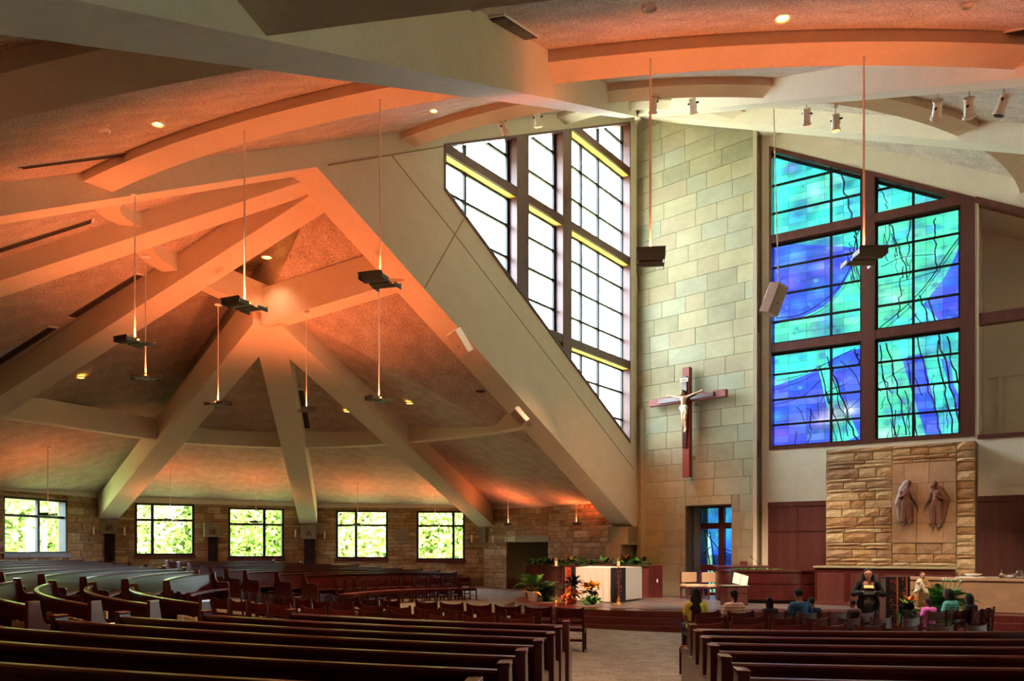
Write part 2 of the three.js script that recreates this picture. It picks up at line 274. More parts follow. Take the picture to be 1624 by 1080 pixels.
// ---------- sandstone wall under the apex ----------
const stoneBlock = (o, u, c, depth, front) => { const g = wallGeo(o, u, c, [], depth, front); return g; };
{
  const W = 4.6, door = [s2(1087, 930)[0], s2(1160, 930)[0], 0, s2(1120, 801)[1]];
  const o = [[-.02, .2], [door[0], .2], [door[0], door[3]], [door[1], door[3]], [door[1], .2], [W, .2], [W, 15.2], [-.02, 17.5]];
  const wall = struct('wall_front', wallGeo(WO, SU, o, [], .5, .05), M.mortar, 'tall wall of smooth sandstone blocks behind the crucifix');
  const ch = .565; let y = .45, row = 0;
  while (y < 17.2) {
    let x = -.02 - rr(0, .9) * (row % 2 ? 1 : .35);
    while (x < W) {
      const w = rr(.7, 1.45), a = Math.max(x, -.02), b = Math.min(x + w, W), top = 17.55 - a * .5;
      if (b - a > .12 && y < top) {
        const cells = (b <= door[0] || a >= door[1] || y >= door[3] - .02) ? [[a, b, y]] : slim([a < door[0] - .1 ? [a, door[0], y] : null, b > door[1] + .1 ? [door[1], b, y] : null, y + ch > door[3] + .06 ? [Math.max(a, door[0]), Math.min(b, door[1]), door[3]] : null]);
        for (const [p, q, yy] of cells) if (q - p > .08) part(wall, 'stone', wallGeo(WO, SU, rect(p + .006, q - .006, yy + .006, y + ch - .006), [], .06 + .004, rr(-.004, .004)), M.sandstone[(rnd() * 5) | 0]);
      }
      x += w;
    }
    y += ch; row++;
  }
  // deep reveal of the opening
  part(wall, 'reveal', [wallGeo(WO, SU, rect(door[0] - .25, door[0] + .0, .3, door[3] + .2), [], 1.1, .4), wallGeo(WO, SU, rect(door[1], door[1] + .25, .3, door[3] + .2), [], 1.1, .4), wallGeo(WO, SU, rect(door[0] - .25, door[1] + .25, door[3], door[3] + .3), [], 1.1, .4)], M.sandstone[1]);
}

// ---------- stained-glass wall ----------
const ghole = [g2(1220, 714), g2(1220, 232), g2(1546, 313), g2(1546, 690.5)];
ghole[3][1] = ghole[0][1];
const rhole = [[g2(1552, 690)[0], ghole[0][1]], [g2(1552, 320)[0], g2(1552, 318)[1]], [12.5, g2(1552, 318)[1] - (12.5 - g2(1552, 318)[0]) * .53], [12.5, ghole[0][1]]];
struct('wall_right', [wallGeo(GO, GU, [[-.15, .2], [16, .2], [16, 13], [-.15, 17]], [ghole, rhole], .45, 0), wallGeo(V(7.74, 0, -25.9), V(.3, 0, -.954).normalize(), rect(-.12, .3, .2, 16), [], .12, 0)], M.plaster, 'cream wall around the tall stained glass window');
{
  const inside = ghole, F = .07, win = struct('window_2', wallGeo(GO, GU, ghole, [[[ghole[0][0] + F, ghole[0][1] + F * 1.5], [ghole[1][0] + F, ghole[1][1] - F * 2.2], [ghole[2][0] - F, ghole[2][1] - F * 1.4], [ghole[3][0] - F, ghole[3][1] + F * 1.5]]], .34, -.03), M.trim, 'large blue and green stained glass window with dark brown frame');
  const v = [[g2(1366, 0)[0], g2(1387, 0)[0]], [g2(1523, 0)[0], ghole[3][0]]], rows = [8.41, 11.85], lo = ghole[0][1];
  for (const [a, b] of v) part(win, 'mullion', slim([clipBar(GO, GU, rect(a, b, 0, 30), inside, -.02, .34)]), M.trim);
  const bays = [[ghole[0][0], v[0][0]], [v[0][1], v[1][0]]];
  for (const y of rows) for (const [a, b] of bays) part(win, 'transom', slim([clipBar(GO, GU, rect(a, b, y - .13, y + .13), inside, -.01, .34)]), M.trim);
  // coloured glass: one drawing over the whole window, traced in its own plane
  const cw = 1024, chh = 2048, x0 = 0, x1 = ghole[3][0] + .1, y0 = lo - .1, y1 = ghole[1][1] + .1, cv = document.createElement('canvas'); cv.width = cw; cv.height = chh;
  const c = cv.getContext('2d'), T = (px, py) => { const [t, y] = g2(px, py); return [(t - x0) / (x1 - x0) * cw, (1 - (y - y0) / (y1 - y0)) * chh]; };
  const path = (pts) => { c.beginPath(); pts.forEach((p, i) => (i ? c.lineTo(...T(...p)) : c.moveTo(...T(...p)))); };
  const smooth = (pts, n = 10) => new THREE.CatmullRomCurve3(pts.map(([x, y]) => V(x, y, 0))).getPoints(pts.length * n).map((p) => [p.x, p.y]);
  const BLUE = '#3550e2', CY = '#3fe2b8', GR = '#4fe6a0', SKY = '#3d9de6';
  c.fillStyle = BLUE; c.fillRect(0, 0, cw, chh);
  const fill = (pts, col, sm = true) => { path(sm ? smooth(pts) : pts); c.closePath(); c.fillStyle = col; c.fill(); };
  fill([[1215, 225], [1560, 300], [1560, 330], [1390, 380], [1372, 390], [1225, 382]], CY, false);                    // pale green-blue sky at the top
  fill([[1226, 512], [1270, 500], [1310, 478], [1340, 440], [1358, 400], [1366, 365], [1400, 330], [1540, 310], [1525, 372], [1500, 430], [1470, 470], [1440, 505], [1400, 535], [1370, 548], [1225, 556]], GR);   // broad crescent
  fill([[1226, 556], [1372, 535], [1372, 545], [1330, 560], [1290, 585], [1250, 602], [1226, 610]], CY);
  fill([[1388, 528], [1400, 520], [1450, 500], [1456, 478], [1500, 515], [1526, 520], [1526, 570], [1460, 560], [1390, 580]], CY);
  fill([[1388, 545], [1420, 540], [1470, 700], [1388, 700]], GR, false); fill([[1455, 520], [1470, 505], [1530, 690], [1495, 698], [1462, 560]], '#43d8b0', false); fill([[1290, 560], [1300, 552], [1360, 690], [1318, 706], [1308, 640]], '#48dcae', false);
  fill([[1500, 540], [1526, 520], [1526, 640], [1512, 610]], GR, false);
  const blot = (px, py, r, col, a) => { const [x, y] = T(px, py), g = c.createRadialGradient(x, y, 0, x, y, r); g.addColorStop(0, col); g.addColorStop(1, 'rgba(0,0,0,0)'); c.globalAlpha = a; c.fillStyle = g; c.fillRect(x - r, y - r, 2 * r, 2 * r); c.globalAlpha = 1; };
  for (let i = 0; i < 150; i++) blot(rr(1225, 1525), rr(240, 700), rr(30, 150), ['#1d2fc8', '#3fa2f0', '#7a55d8', '#5aefd8', '#1a22a0', '#58c8ff'][(rnd() * 6) | 0], rr(.12, .42));
  for (const [x, y, r, col] of [[1318, 655, 120, '#ffd8f0'], [1345, 648, 90, '#fff0ff'], [1300, 665, 110, '#e0c8ff'], [1252, 262, 70, '#8860d8'], [1236, 690, 160, '#6a4ad8'], [1330, 270, 120, '#7df5e8'], [1290, 300, 130, '#a8ffe8'], [1410, 470, 130, '#a0ffd0'], [1405, 610, 150, '#98ffd8'], [1400, 690, 110, '#c0ffe0'], [1480, 400, 110, '#70f0d0'], [1250, 445, 130, '#7058d8'], [1300, 420, 130, '#8a7ae0']]) blot(x, y, r, col, .75);
  c.lineJoin = 'round';
  const line = (pts, w, sm = true) => { path(sm ? smooth(pts) : pts); c.lineWidth = w; c.strokeStyle = '#05070f'; c.stroke(); };
  line([[1228, 502], [1262, 498], [1296, 480], [1328, 452], [1348, 415], [1356, 372], [1366, 352]], 5); line([[1228, 510], [1270, 502], [1305, 486], [1342, 446]], 3);
  line([[1390, 520], [1440, 478], [1470, 445], [1500, 400], [1519, 374]], 5); line([[1390, 528], [1450, 476], [1485, 430], [1519, 380]], 3); line([[1390, 400], [1408, 375], [1408, 350]], 4);
  line([[1228, 602], [1262, 595], [1300, 578], [1354, 550]], 4); line([[1228, 616], [1270, 602], [1320, 572]], 3); line([[1340, 650], [1372, 622], [1420, 588], [1470, 560]], 3);
  const crack = (a, b, n, j, w) => { const pts = []; for (let i = 0; i <= n; i++) pts.push([a[0] + (b[0] - a[0]) * i / n + rr(-j, j), a[1] + (b[1] - a[1]) * i / n + rr(-j, j)]); line(pts, w, false); };
  for (const [a, b] of [[[1392, 545], [1420, 700]], [[1404, 540], [1438, 690]], [[1452, 530], [1490, 690]], [[1470, 470], [1528, 690]], [[1456, 465], [1480, 530]], [[1498, 530], [1526, 640]], [[1484, 540], [1512, 695]], [[1296, 580], [1334, 700]], [[1306, 560], [1345, 690]], [[1316, 580], [1356, 698]], [[1352, 350], [1360, 410]], [[1410, 350], [1440, 440]], [[1392, 290], [1408, 330]], [[1326, 250], [1348, 345]], [[1438, 560], [1452, 690]], [[1430, 420], [1422, 500]], [[1442, 330], [1436, 420]], [[1480, 340], [1484, 420]], [[1354, 552], [1368, 590]]]) { crack(a, b, 11, 3, rr(4, 8)); }
  for (let i = 0; i < 46; i++) { const base = [[1300, 570, 40], [1400, 560, 30], [1470, 540, 40], [1420, 350, 25], [1350, 370, 8]][i % 5], x = base[0] + rr(-base[2], base[2]), y = base[1] + rr(0, i % 5 < 3 ? 130 : 60); crack([x, y], [x + rr(-8, 16), y + rr(14, 44)], 4, 2.5, rr(2, 5)); }
  for (const p of [[[1296, 640], [1310, 620], [1342, 606]], [[1330, 570], [1352, 590], [1366, 620]], [[1226, 640], [1268, 628], [1300, 600]], [[1440, 480], [1452, 500], [1468, 520]], [[1396, 420], [1430, 405], [1480, 400]], [[1392, 450], [1440, 440], [1490, 425]]]) line(p, 4);
  for (let i = 0; i < 420; i++) { const x = rr(1225, 1525), y = rr(240, 700); blot(x, y, rr(10, 34), ['#0c1a9a', '#5aa8ff', '#1a2cd0', '#7dffd8', '#2ac8d8', '#a890ff', '#0a5ab8'][(rnd() * 7) | 0], rr(.15, .5)); }
  for (const [a, b] of bays) for (let y = lo, r = 0; y < y1; y += .228, r++) for (let k = 0; k < 5; k++) { const X = ((a + (b - a) * k / 5) - x0) / (x1 - x0) * cw, Y = (1 - (y - y0) / (y1 - y0)) * chh, Hh = .228 / (y1 - y0) * chh, Ww = (b - a) / 5 / (x1 - x0) * cw; c.globalAlpha = rr(.02, .16); c.fillStyle = ['#ffffff', '#0a1a80', '#8a6af0', '#60f0ff', '#2040ff', '#d0ffe8'][(rnd() * 6) | 0]; c.fillRect(X, Y - Hh, Ww, Hh); } c.globalAlpha = 1;
  // thin lead lines of the quarries
  c.strokeStyle = '#0b1838';
  const ysAll = []; for (let y = lo; y < y1; y += .228) ysAll.push(y);
  c.lineWidth = 2; c.globalAlpha = .55;
  for (const y of ysAll) { const Y = (1 - (y - y0) / (y1 - y0)) * chh; c.beginPath(); c.moveTo(0, Y); c.lineTo(cw, Y); c.stroke(); }
  for (const [a, b] of bays) for (let k = 1; k < 5; k++) { const X = ((a + (b - a) * k / 5) - x0) / (x1 - x0) * cw; c.beginPath(); c.moveTo(X, 0); c.lineTo(X, chh); c.stroke(); }
  c.globalAlpha = 1; paneCanvas(cv, .09);
  const tex = new THREE.CanvasTexture(cv); tex.colorSpace = THREE.SRGBColorSpace; tex.magFilter = THREE.LinearFilter;
  M.stained = phy({ map: tex, roughness: .12, transmission: 1, thickness: 0, ior: 1.45 });
  const uvWin = (g) => { const p = g.attributes.position, uv = g.attributes.uv; for (let i = 0; i < p.count; i++) { const t = (p.getX(i) - GO.x) * GU.x + (p.getZ(i) - GO.z) * GU.z; uv.setXY(i, (t - x0) / (x1 - x0), (p.getY(i) - y0) / (y1 - y0)); } return g; };
  const vs = [g2(1316, 0)[0], g2(1447, 0)[0]], yr = [lo, lo + .80, lo + 1.6, lo + 2.4, 8.41, 9.27, 10.13, 10.99, 11.85, 12.72, 13.6, 16];
  bays.forEach(([a, b], i) => {
    const cols = [a, vs[i], b];
    for (let k = 0; k < 2; k++) for (let r = 0; r < yr.length - 1; r++) { const q = clip(rect(cols[k] + .01, cols[k + 1] - .01, yr[r] + .01, yr[r + 1] - .01), inside); if (q.length > 2 && areaOf(q) > .02) part(win, 'pane', uvWin(wallGeo(GO, GU, q, [], .006, .2)), M.stained); }
    for (const y of yr.slice(1, -1)) if (!rows.includes(y)) { const g = clipBar(GO, GU, rect(a, b, y - .03, y + .03), inside, .17, .06); if (g) part(win, 'glazing_bar', g, M.steel); }
    for (const x of [vs[i], a + .03, b - .03]) part(win, 'glazing_bar', slim([clipBar(GO, GU, rect(x - .035, x + .035, lo, 16), inside, .16, .07)]), M.steel);
    for (const y of [lo + .12, ...rows.flatMap((q) => [q - .17, q + .17])]) { const g = clipBar(GO, GU, rect(a, b, y - .035, y + .035), inside, .17, .05); if (g) part(win, 'glazing_bar', g, M.steel); }
  });
  const topBar = (a, b) => { const p = [a, ghole[1][1] + (ghole[2][1] - ghole[1][1]) * (a - ghole[1][0]) / (ghole[2][0] - ghole[1][0]) - .2], q = [b, ghole[1][1] + (ghole[2][1] - ghole[1][1]) * (b - ghole[1][0]) / (ghole[2][0] - ghole[1][0]) - .2]; return bar(GO, GU, p, q, .09, .17, .06); };
  bays.forEach(([a, b]) => part(win, 'glazing_bar', topBar(a, b), M.steel));
  // shadowed recess to the right of the window, with its own frame
  const rec = struct('wall_right_recess', [wallGeo(GO, GU, [[rhole[0][0] - .3, 4.9], [13.5, 4.9], [13.5, 13], [rhole[0][0] - .3, 13]], [], .2, 2.9), wallGeo(GO, GU, rect(rhole[0][0] - .3, 12.8, 4.7, lo), [], 2.9, .3), wallGeo(GO, GU, rect(rhole[0][0] - .3, rhole[0][0] - .1, 4.7, 13), [], 2.9, .4), wallGeo(GO, GU, rect(12.6, 12.9, 4.7, 13), [], 2.9, .4)], M.plaster, 'shadowed cream recess to the right of the stained glass window');
  { const k = -.53, t0 = rhole[0][0] - .3, y0 = rhole[1][1] + .35; part(rec, 'recess_ceiling', bar(GO, GU, [t0, y0], [13, y0 + k * (13 - t0)], .2, .4, 2.9), M.plaster); }
  part(rec, 'panel_moulding', [wallGeo(GO, GU, rect(rhole[0][0], 12.5, 7.3, 7.5), [], .12, 2.8), wallGeo(GO, GU, rect(rhole[0][0] + .3, rhole[0][0] + .42, lo, 7.3), [], .1, 2.82)], M.plaster);
  const sl = (rhole[2][1] - rhole[1][1]) / (rhole[2][0] - rhole[1][0]);
  struct('trim_1', [wallGeo(GO, GU, rect(rhole[0][0] - .02, 12.5, lo - .09, lo + .03), [], .3, -.04), bar(GO, GU, [rhole[1][0] - .1, rhole[1][1] + .05], [12.5, rhole[1][1] + .05 + sl * (12.5 - rhole[1][0])], .16, -.04, .34), wallGeo(GO, GU, rect(rhole[0][0] - .02, 12.5, 8.3, 8.6), [], .3, .02)], M.trim, 'dark brown frame of the recess beside the stained glass window');
}

// ---------- wooden doors under the window ----------
function woodPanelWall(t0, t1, top, label, seams) {
  const w = struct('door_1', wallGeo(GO, GU, rect(t0, t1, .4, top), [], .1, -.06), M.trim, label);
  w.name = numbered('door_panel_wall');
  part(w, 'top_rail', wallGeo(GO, GU, rect(t0, t1, top - .14, top), [], .05, -.1), M.trim);
  for (const [a, b, y0, y1] of seams) part(w, 'door_leaf', wallGeo(GO, GU, rect(a, b, y0, y1), [], .04, -.09), M.trim);
}
{ const a = g2(1219, 0)[0], m = g2(1266, 0)[0], b = g2(1312, 0)[0], h = g2(1219, 797)[1];
  woodPanelWall(a, b, h, 'tall dark wooden double door left of the rubble stone block', [[a + .05, m - .015, .5, h - .95], [m + .015, b - .03, .5, h - .95], [a + .05, m - .015, h - .92, h - .17], [m + .015, b - .03, h - .92, h - .17]]); }
{ const a = g2(1540, 0)[0], m = g2(1570, 0)[0], b = 14, h = g2(1560, 787)[1];
  woodPanelWall(a, b, h, 'dark wooden doorway right of the rubble stone block', [[a + .05, m, .5, h - .2], [m + .06, m + 1.6, .5, h - 1.0], [m + .06, m + 1.6, h - .95, h - .2]]); }

// ---------- low outer wall of the left wing: rubble bays with windows ----------
function rubble(parent, o, u, outline, depth, rowsH, proud, most) {    // coursed random stones filling an outline (a list of rects with holes cut), each stone its own mesh
  let n = 0;
  for (const [a0, a1, b0, b1] of outline) {
    let y = b0, row = 0;
    while (y < b1 - .04) {
      let h = rowsH[(rnd() * rowsH.length) | 0]; if (b1 - y - h < .07) h = b1 - y;
      let x = a0;
      while (x < a1 - .03) {
        let w = rr(.3, .95) * (h < .15 ? 1.15 : 1); if (a1 - x - w < .2) w = a1 - x;
        const g = chipped(w - .022, h - .02, depth + rr(0, proud)); g.translate(x + w / 2, y + h / 2, 0);
        const flip = u.z * o.x - u.x * o.z > 0 ? 1 : -1; g.scale(1, 1, flip); if (flip < 0) { const p = g.attributes.position; for (let i = 0; i < p.count; i += 3) { for (const k of ['x', 'y', 'z']) { const A = 'get' + k.toUpperCase(), B = 'set' + k.toUpperCase(), t = p[A](i); p[B](i, p[A](i + 1)); p[B](i + 1, t); } } }
        g.applyMatrix4(planeBasis(o, u)); g.computeVertexNormals(); boxUV(g);
        part(parent, 'stone', g, M.rubble[(rnd() * 5) | 0]); n++; x += w;
      }
      y += h; row++;
    }
  }
  return n;
}
function chipped(w, h, d) {                                           // split-faced stone: proud uneven front towards +z
  const nx = 3, ny = 2, P = [], f = [];
  for (let j = 0; j <= ny; j++) for (let i = 0; i <= nx; i++) { const e = i === 0 || i === nx || j === 0 || j === ny; P.push(V((i / nx - .5) * w + (e ? 0 : rr(-.1, .1) * w), (j / ny - .5) * h + (e ? 0 : rr(-.12, .12) * h), e ? d * .6 + rr(-.006, .006) : d + rr(-.012, .012))); }
  const k = (i, j) => P[j * (nx + 1) + i];
  for (let j = 0; j < ny; j++) for (let i = 0; i < nx; i++) f.push(k(i, j), k(i + 1, j), k(i + 1, j + 1), k(i, j), k(i + 1, j + 1), k(i, j + 1));
  const z = (v) => V(v.x, v.y, -.02), side = (a, b) => f.push(z(a), z(b), b, z(a), b, a);
  for (let i = 0; i < nx; i++) { side(k(i, 0), k(i + 1, 0)); side(k(i + 1, ny), k(i, ny)); }
  for (let j = 0; j < ny; j++) { side(k(nx, j), k(nx, j + 1)); side(k(0, j + 1), k(0, j)); }
  const g = new THREE.BufferGeometry(); g.setAttribute('position', new THREE.BufferAttribute(new Float32Array(f.flatMap((v) => [v.x, v.y, v.z])), 3)); return g;
}
const W0 = at(-60, 768, 27.5), WA = at(168, 794, 34.3), WB = at(488, 805.5, 38.4), WC = at(768, 806, 38.6), WD = at(980, 800, 31.9);
const flatP = (p) => V(p.x, 0, p.z);
const bays = [];
function bayPlane(p, q) { const o = flatP(p), u = flatP(q).sub(o), L = u.length(); u.normalize(); const to = (px, py) => { const k = (px - 812) / FOCAL, t = (k * -o.z - o.x) / (u.x + k * u.z), depth = -(o.z + u.z * t); return [t, EYE + (HORIZON - py) / FOCAL * depth]; }; return { o, u, L, to }; }
const winNames = ['window_3', 'window_4', 'window_5', 'window_6', 'window_7'];
let wi = 0;
function lowBay(p, q, wins, label, door) {
  const b = bayPlane(p, q), topY = (p.y + q.y) / 2, rects = wins.map(([x0, x1, yt, yb]) => { const a = b.to(x0, yt), c = b.to(x1, yt), d = b.to(x0, yb); return [a[0], c[0], d[1], a[1]]; });
  if (door) { const a = b.to(door[0], door[2]), c = b.to(door[1], door[2]); rects.push([a[0], c[0], -.5, a[1]]); }
  const out = door ? [[0, -.2], ...rects.filter((r) => r[2] < 0).flatMap((r) => [[r[0], -.2], [r[0], r[3]], [r[1], r[3]], [r[1], -.2]]), [b.L, -.2], [b.L, topY + .9], [0, topY + .9]] : rect(0, b.L, -.2, topY + .9);
  const wall = struct('wall_left', wallGeo(b.o, b.u, out, rects.filter((r) => r[2] > 0).map((r) => rect(r[0], r[1], r[2], r[3])), .4, 0), M.mortar, label);
  const cuts = [...rects].sort((r, s) => r[0] - s[0]), cols = []; let x = 0;
  for (const r of cuts) { cols.push([x, r[0], -.1, topY]); if (r[2] > 0) cols.push([r[0], r[1], -.1 + 1.0, r[2] - .07]); if (topY - r[3] > .08) cols.push([r[0], r[1], r[3] + (r[2] < 0 ? .28 : .01), topY]); x = r[1]; }
  cols.push([x, b.L, -.1, topY]);
  const vis = cols.map(([a, c, d, e]) => [a, c, Math.max(d, door ? -.1 : .7), e]).filter((r) => r[3] - r[2] > .06 && r[1] - r[0] > .05);
  rubble(wall, b.o, b.u, vis, .05, [.12, .16, .2, .25, .3], .035, 300);
  // cream fascia over the stones
  struct('trim_2', wallGeo(b.o, b.u, rect(-.1, b.L + .1, topY, topY + .24), [], .5, -.12), M.plaster, 'cream fascia along the top of the low stone wall').name = numbered('trim_fascia');
  rects.filter((r) => r[2] > 0).forEach((r, i) => {
    const w = wins[i], win = struct(winNames[wi++], wallGeo(b.o, b.u, rect(r[0], r[1], r[2], r[3]), [rect(r[0] + .09, r[1] - .09, r[2] + .09, r[3] - .07)], .3, -.02), M.steel, w[6]);
    const v = b.to(w[4], 800)[0], hy = b.to(w[0], w[5])[1];
    part(win, 'mullion', wallGeo(b.o, b.u, rect(v - .06, v + .06, r[2] + .09, r[3] - .07), [], .1, .1), M.steel);
    part(win, 'transom', wallGeo(b.o, b.u, rect(r[0] + .09, r[1] - .09, hy - .05, hy + .05), [], .09, .105), M.steel);
    for (const [a, c] of [[r[0] + .09, v - .06], [v + .06, r[1] - .09]]) for (const [d, e] of [[r[2] + .09, hy - .05], [hy + .05, r[3] - .07]]) part(win, 'pane', wallGeo(b.o, b.u, rect(a, c, d, e), [], .006, .15), M.pane);
    part(win, 'window_sill', wallGeo(b.o, b.u, rect(r[0] - .06, r[1] + .06, r[2] - .13, r[2] + .02), [], .35, -.12), M.trim);
  });
  bays.push(b); return { b, wall, rects };
}
const bay1 = lowBay(W0, WA, [[4, 106, 786.5, 879, 65, 816, 'leftmost low square window with leafy trees outside']], 'dark rubble stone wall bay at far left with one window');
const bay2 = lowBay(WA, WB, [[214, 308, 798, 881, 242, 824, 'low window second from the left, between stone piers'], [362, 450, 805, 885, 420, 831, 'middle low window of the five, left of the central beam foot']], 'rubble stone wall bay with two windows between beam feet');
const bay3 = lowBay(WB, WC, [[533, 615, 810, 886, 564, 833, 'fourth low window from the left with trees outside'], [661, 737, 811, 888, 719, 834, 'rightmost low window, nearest the exit doorway']], 'rubble stone wall bay with two windows left of the exit');
const bay4 = lowBay(WC, WD, [], 'rubble stone wall with the dark exit doorway left of the altar', [804, 870, 860]);
{ // exit passage, lintel, letters
  const { b, rects } = bay4, r = rects[0], z = .0;
  struct('exit_passage', [wallGeo(b.o, b.u, rect(r[0] - .3, r[0], -.2, r[3] + .3), [], 3, .35), wallGeo(b.o, b.u, rect(r[1], r[1] + .3, -.2, r[3] + .3), [], 3, .35), wallGeo(b.o, b.u, rect(r[0] - .3, r[1] + .3, r[3], r[3] + .3), [], 3, .35), wallGeo(b.o, b.u, rect(r[0] - .3, r[1] + .3, -.2, r[3] + .3), [], .2, 3.2)], M.mortar, 'unlit passage behind the exit doorway');
  struct('door_2', wallGeo(b.o, b.u, rect(r[0] + .02, r[1] - .02, -.1, r[3] - .02), [], .08, 2.9), M.trim, 'dark door at the end of the exit passage');
  struct('door_lintel', wallGeo(b.o, b.u, rect(r[0] - .15, r[1] + .15, r[3], r[3] + .28), [], .2, -.09), M.sandstone[2], 'plain sandstone lintel over the exit doorway');
  const font = await new FontLoader().loadAsync('fonts/droid/droid_serif_regular.typeface.json');
  const tg = new TextGeometry('EXIT', { font, size: .2, depth: .025, curveSegments: 4 }); tg.computeBoundingBox(); const tw = tg.boundingBox.max.x, q = b.to(803, 855.5), q1 = b.to(820, 855.5);
  tg.scale((q1[0] - q[0]) / tw * 1.0, 1, 1); const nrm = V(-b.u.z, 0, b.u.x), toCam = nrm.dot(flatP(b.o).negate()) > 0 ? 1 : -1;
  const m = planeBasis(b.o, b.u); tg.translate(q[0], q[1] - .08, toCam > 0 ? .09 : -.12); tg.applyMatrix4(m);
  tag(part(scene, 'exit_sign', tg, std({ color: 0xe8cf86, roughness: .4, metalness: .3 })), 'raised pale gold EXIT letters on the stone lintel over the dark doorway', 'sign');
}
// outer walls outside the picture close the room
struct('wall_rear', (() => { const g = []; let p = null; for (let a = 35.6; a >= -60; a -= 6.83) { const q = radial(a, 31.5); q.y = 0; if (p) g.push(hexa([up(p, -.5), up(q, -.5), up(q.clone().add(q.clone().sub(WO).setY(0).normalize().multiplyScalar(.3)), -.5), up(p.clone().add(p.clone().sub(WO).setY(0).normalize().multiplyScalar(.3)), -.5)], [up(p, 5), up(q, 5), up(q.clone().add(q.clone().sub(WO).setY(0).normalize().multiplyScalar(.3)), 5), up(p.clone().add(p.clone().sub(WO).setY(0).normalize().multiplyScalar(.3)), 5)])); p = q; } return g; })(), M.plaster, 'plain cream rear wall behind the camera');
{ const a = radial(35.6, 31.5), b = W0; a.y = 0; const g = [wallGeo(flatP(a), flatP(b).sub(flatP(a)).normalize(), rect(-.3, flatP(b).distanceTo(flatP(a)) + .3, -.5, 8), [], .4, 0)]; struct('wall_left', g, M.plaster, 'plain side wall of the left wing outside the picture');
  const e = GO.clone().addScaledVector(GU, 16), f = radial(-60, 31.5); f.y = 0; const ru = f.clone().sub(e).normalize(), L = f.distanceTo(e); struct('wall_right', wallGeo(flatP(e), ru, rect(-.3, L + .3, -.5, 9), [rect(.8, L * .7, 1.0, 5.8)], .4, 0), M.plaster, 'plain side wall of the nave outside the picture');
  const w9 = struct('added_window_9', wallGeo(flatP(e), ru, rect(.8, L * .7, 1.0, 5.8), [rect(.9, L * .7 - .1, 1.1, 5.7)], .3, .05), M.trim, 'unseen side windows added to bring daylight into the nave'); for (let i = 0; i < 5; i++) part(w9, 'pane', wallGeo(flatP(e), ru, rect(.9 + (L * .7 - 1) * i / 5, .86 + (L * .7 - 1) * (i + 1) / 5, 1.1, 5.7), [], .006, .2), M.pane); }  // unseen window opening, added to let more daylight in from the right
struct('floor', (() => { const f = [], N = 1.2, poly = [radial(35.6, 32.2), W0.clone(), WA.clone(), WB.clone(), WC.clone(), at(1000, 800, 33), V(9.5, 0, -28), V(24, 0, -18), radial(-60, 32.2), radial(-20, 32.5), radial(5, 32.5), radial(20, 32.2)];
  const ins = (x, z) => { let r = false; for (let i = 0, j = poly.length - 1; i < poly.length; j = i++) { const a = poly[i], b = poly[j]; if ((a.z > z) !== (b.z > z) && x < (b.x - a.x) * (z - a.z) / (b.z - a.z) + a.x) r = !r; } return r; };
  const g = (x, z) => V(x, floorY(x, -z), z);
  for (let x = -26; x < 26; x += N) for (let z = -44; z < 6; z += N) if ([[0, 0], [N, 0], [0, N], [N, N]].some(([a, b]) => ins(x + a, z + b))) f.push(g(x, z), g(x, z + N), g(x + N, z + N), g(x, z), g(x + N, z + N), g(x + N, z));
  const n = f.length; for (let i = 0; i < n; i += 3) f.push(up(f[i], -.25), up(f[i + 2], -.25), up(f[i + 1], -.25));
  return tris(f); })(), M.carpet, 'beige carpet floor sloping gently down to the altar');

// ---------- outdoors beyond the windows ----------
M.grass = std({ map: noiseTex(256, [[100, 1], [30, .7], [6, .5]], (n) => mixc([120, 128, 70], [186, 188, 116], n), 3), roughness: 1 });
tag(struct('ground', (() => { const g = new THREE.RingGeometry(0, 420, 48, 1); g.rotateX(-Math.PI / 2); g.translate(0, -.55, -20); return g; })(), M.grass), 'bright green lawn outside the low windows');


// ---------- stone pier under the foot of the white diagonal beam ----------
struct('stone_pier', [wallGeo(flatP(WD), V(4.45, 0, -29.2).sub(flatP(WD)).normalize(), rect(-.2, 3.2, -.3, 7), [], .3, .0), wallGeo(WO, WU, [[-.3, -.2], [.95, -.2], [.95, w2(990, 862)[1]], [-.3, w2(990, 862)[1]]], [], .6, .15), wallGeo(WO, WU, rect(-.25, .72, w2(990, 862)[1], w2(1006, 836)[1] + .02), [], .8, -.03)], M.sandstone[1], 'smooth sandstone pier at the foot of the white diagonal beam');
part(scene.children[scene.children.length - 1], 'capital_slab', wallGeo(WO, WU, rect(-.3, .8, w2(990, 862)[1] - .04, w2(990, 862)[1] + .02), [], .9, -.06), M.sandstone[3]);

// ---------- altar platform ----------
const PLAT = .5;
const rim = new THREE.CatmullRomCurve3([[.9, 28.4], [.2, 26.4], [.15, 24.6], [.9, 22.7], [2.4, 21.35], [4.4, 20.75], [7, 20.6], [9.6, 20.5], [12, 19.3], [15.5, 17]].map(([x, z]) => V(x, 0, z)), false, 'centripetal').getPoints(60);
const flatGeo = (pts, y0, y1) => { const sh = new THREE.Shape(pts.map(([x, z]) => new THREE.Vector2(x, z))), g = new THREE.ExtrudeGeometry(sh, { depth: y1 - y0, bevelEnabled: false }); g.rotateX(-Math.PI / 2); g.translate(0, y0, 0); const p = g.attributes.position; g.deleteAttribute('uv'); return boxUV(g); };
const oOut = (out) => { const pts = rim.map((p, i) => { const a = rim[Math.max(0, i - 1)], b = rim[Math.min(rim.length - 1, i + 1)], t = b.clone().sub(a).normalize(); let nx = t.z, nz = -t.x; return [p.x + nx * out, p.z + nz * out]; }); return [...pts, [17.5, 19.5], [8.5, 27.8], [4.2, 30], [.9, 30]]; };
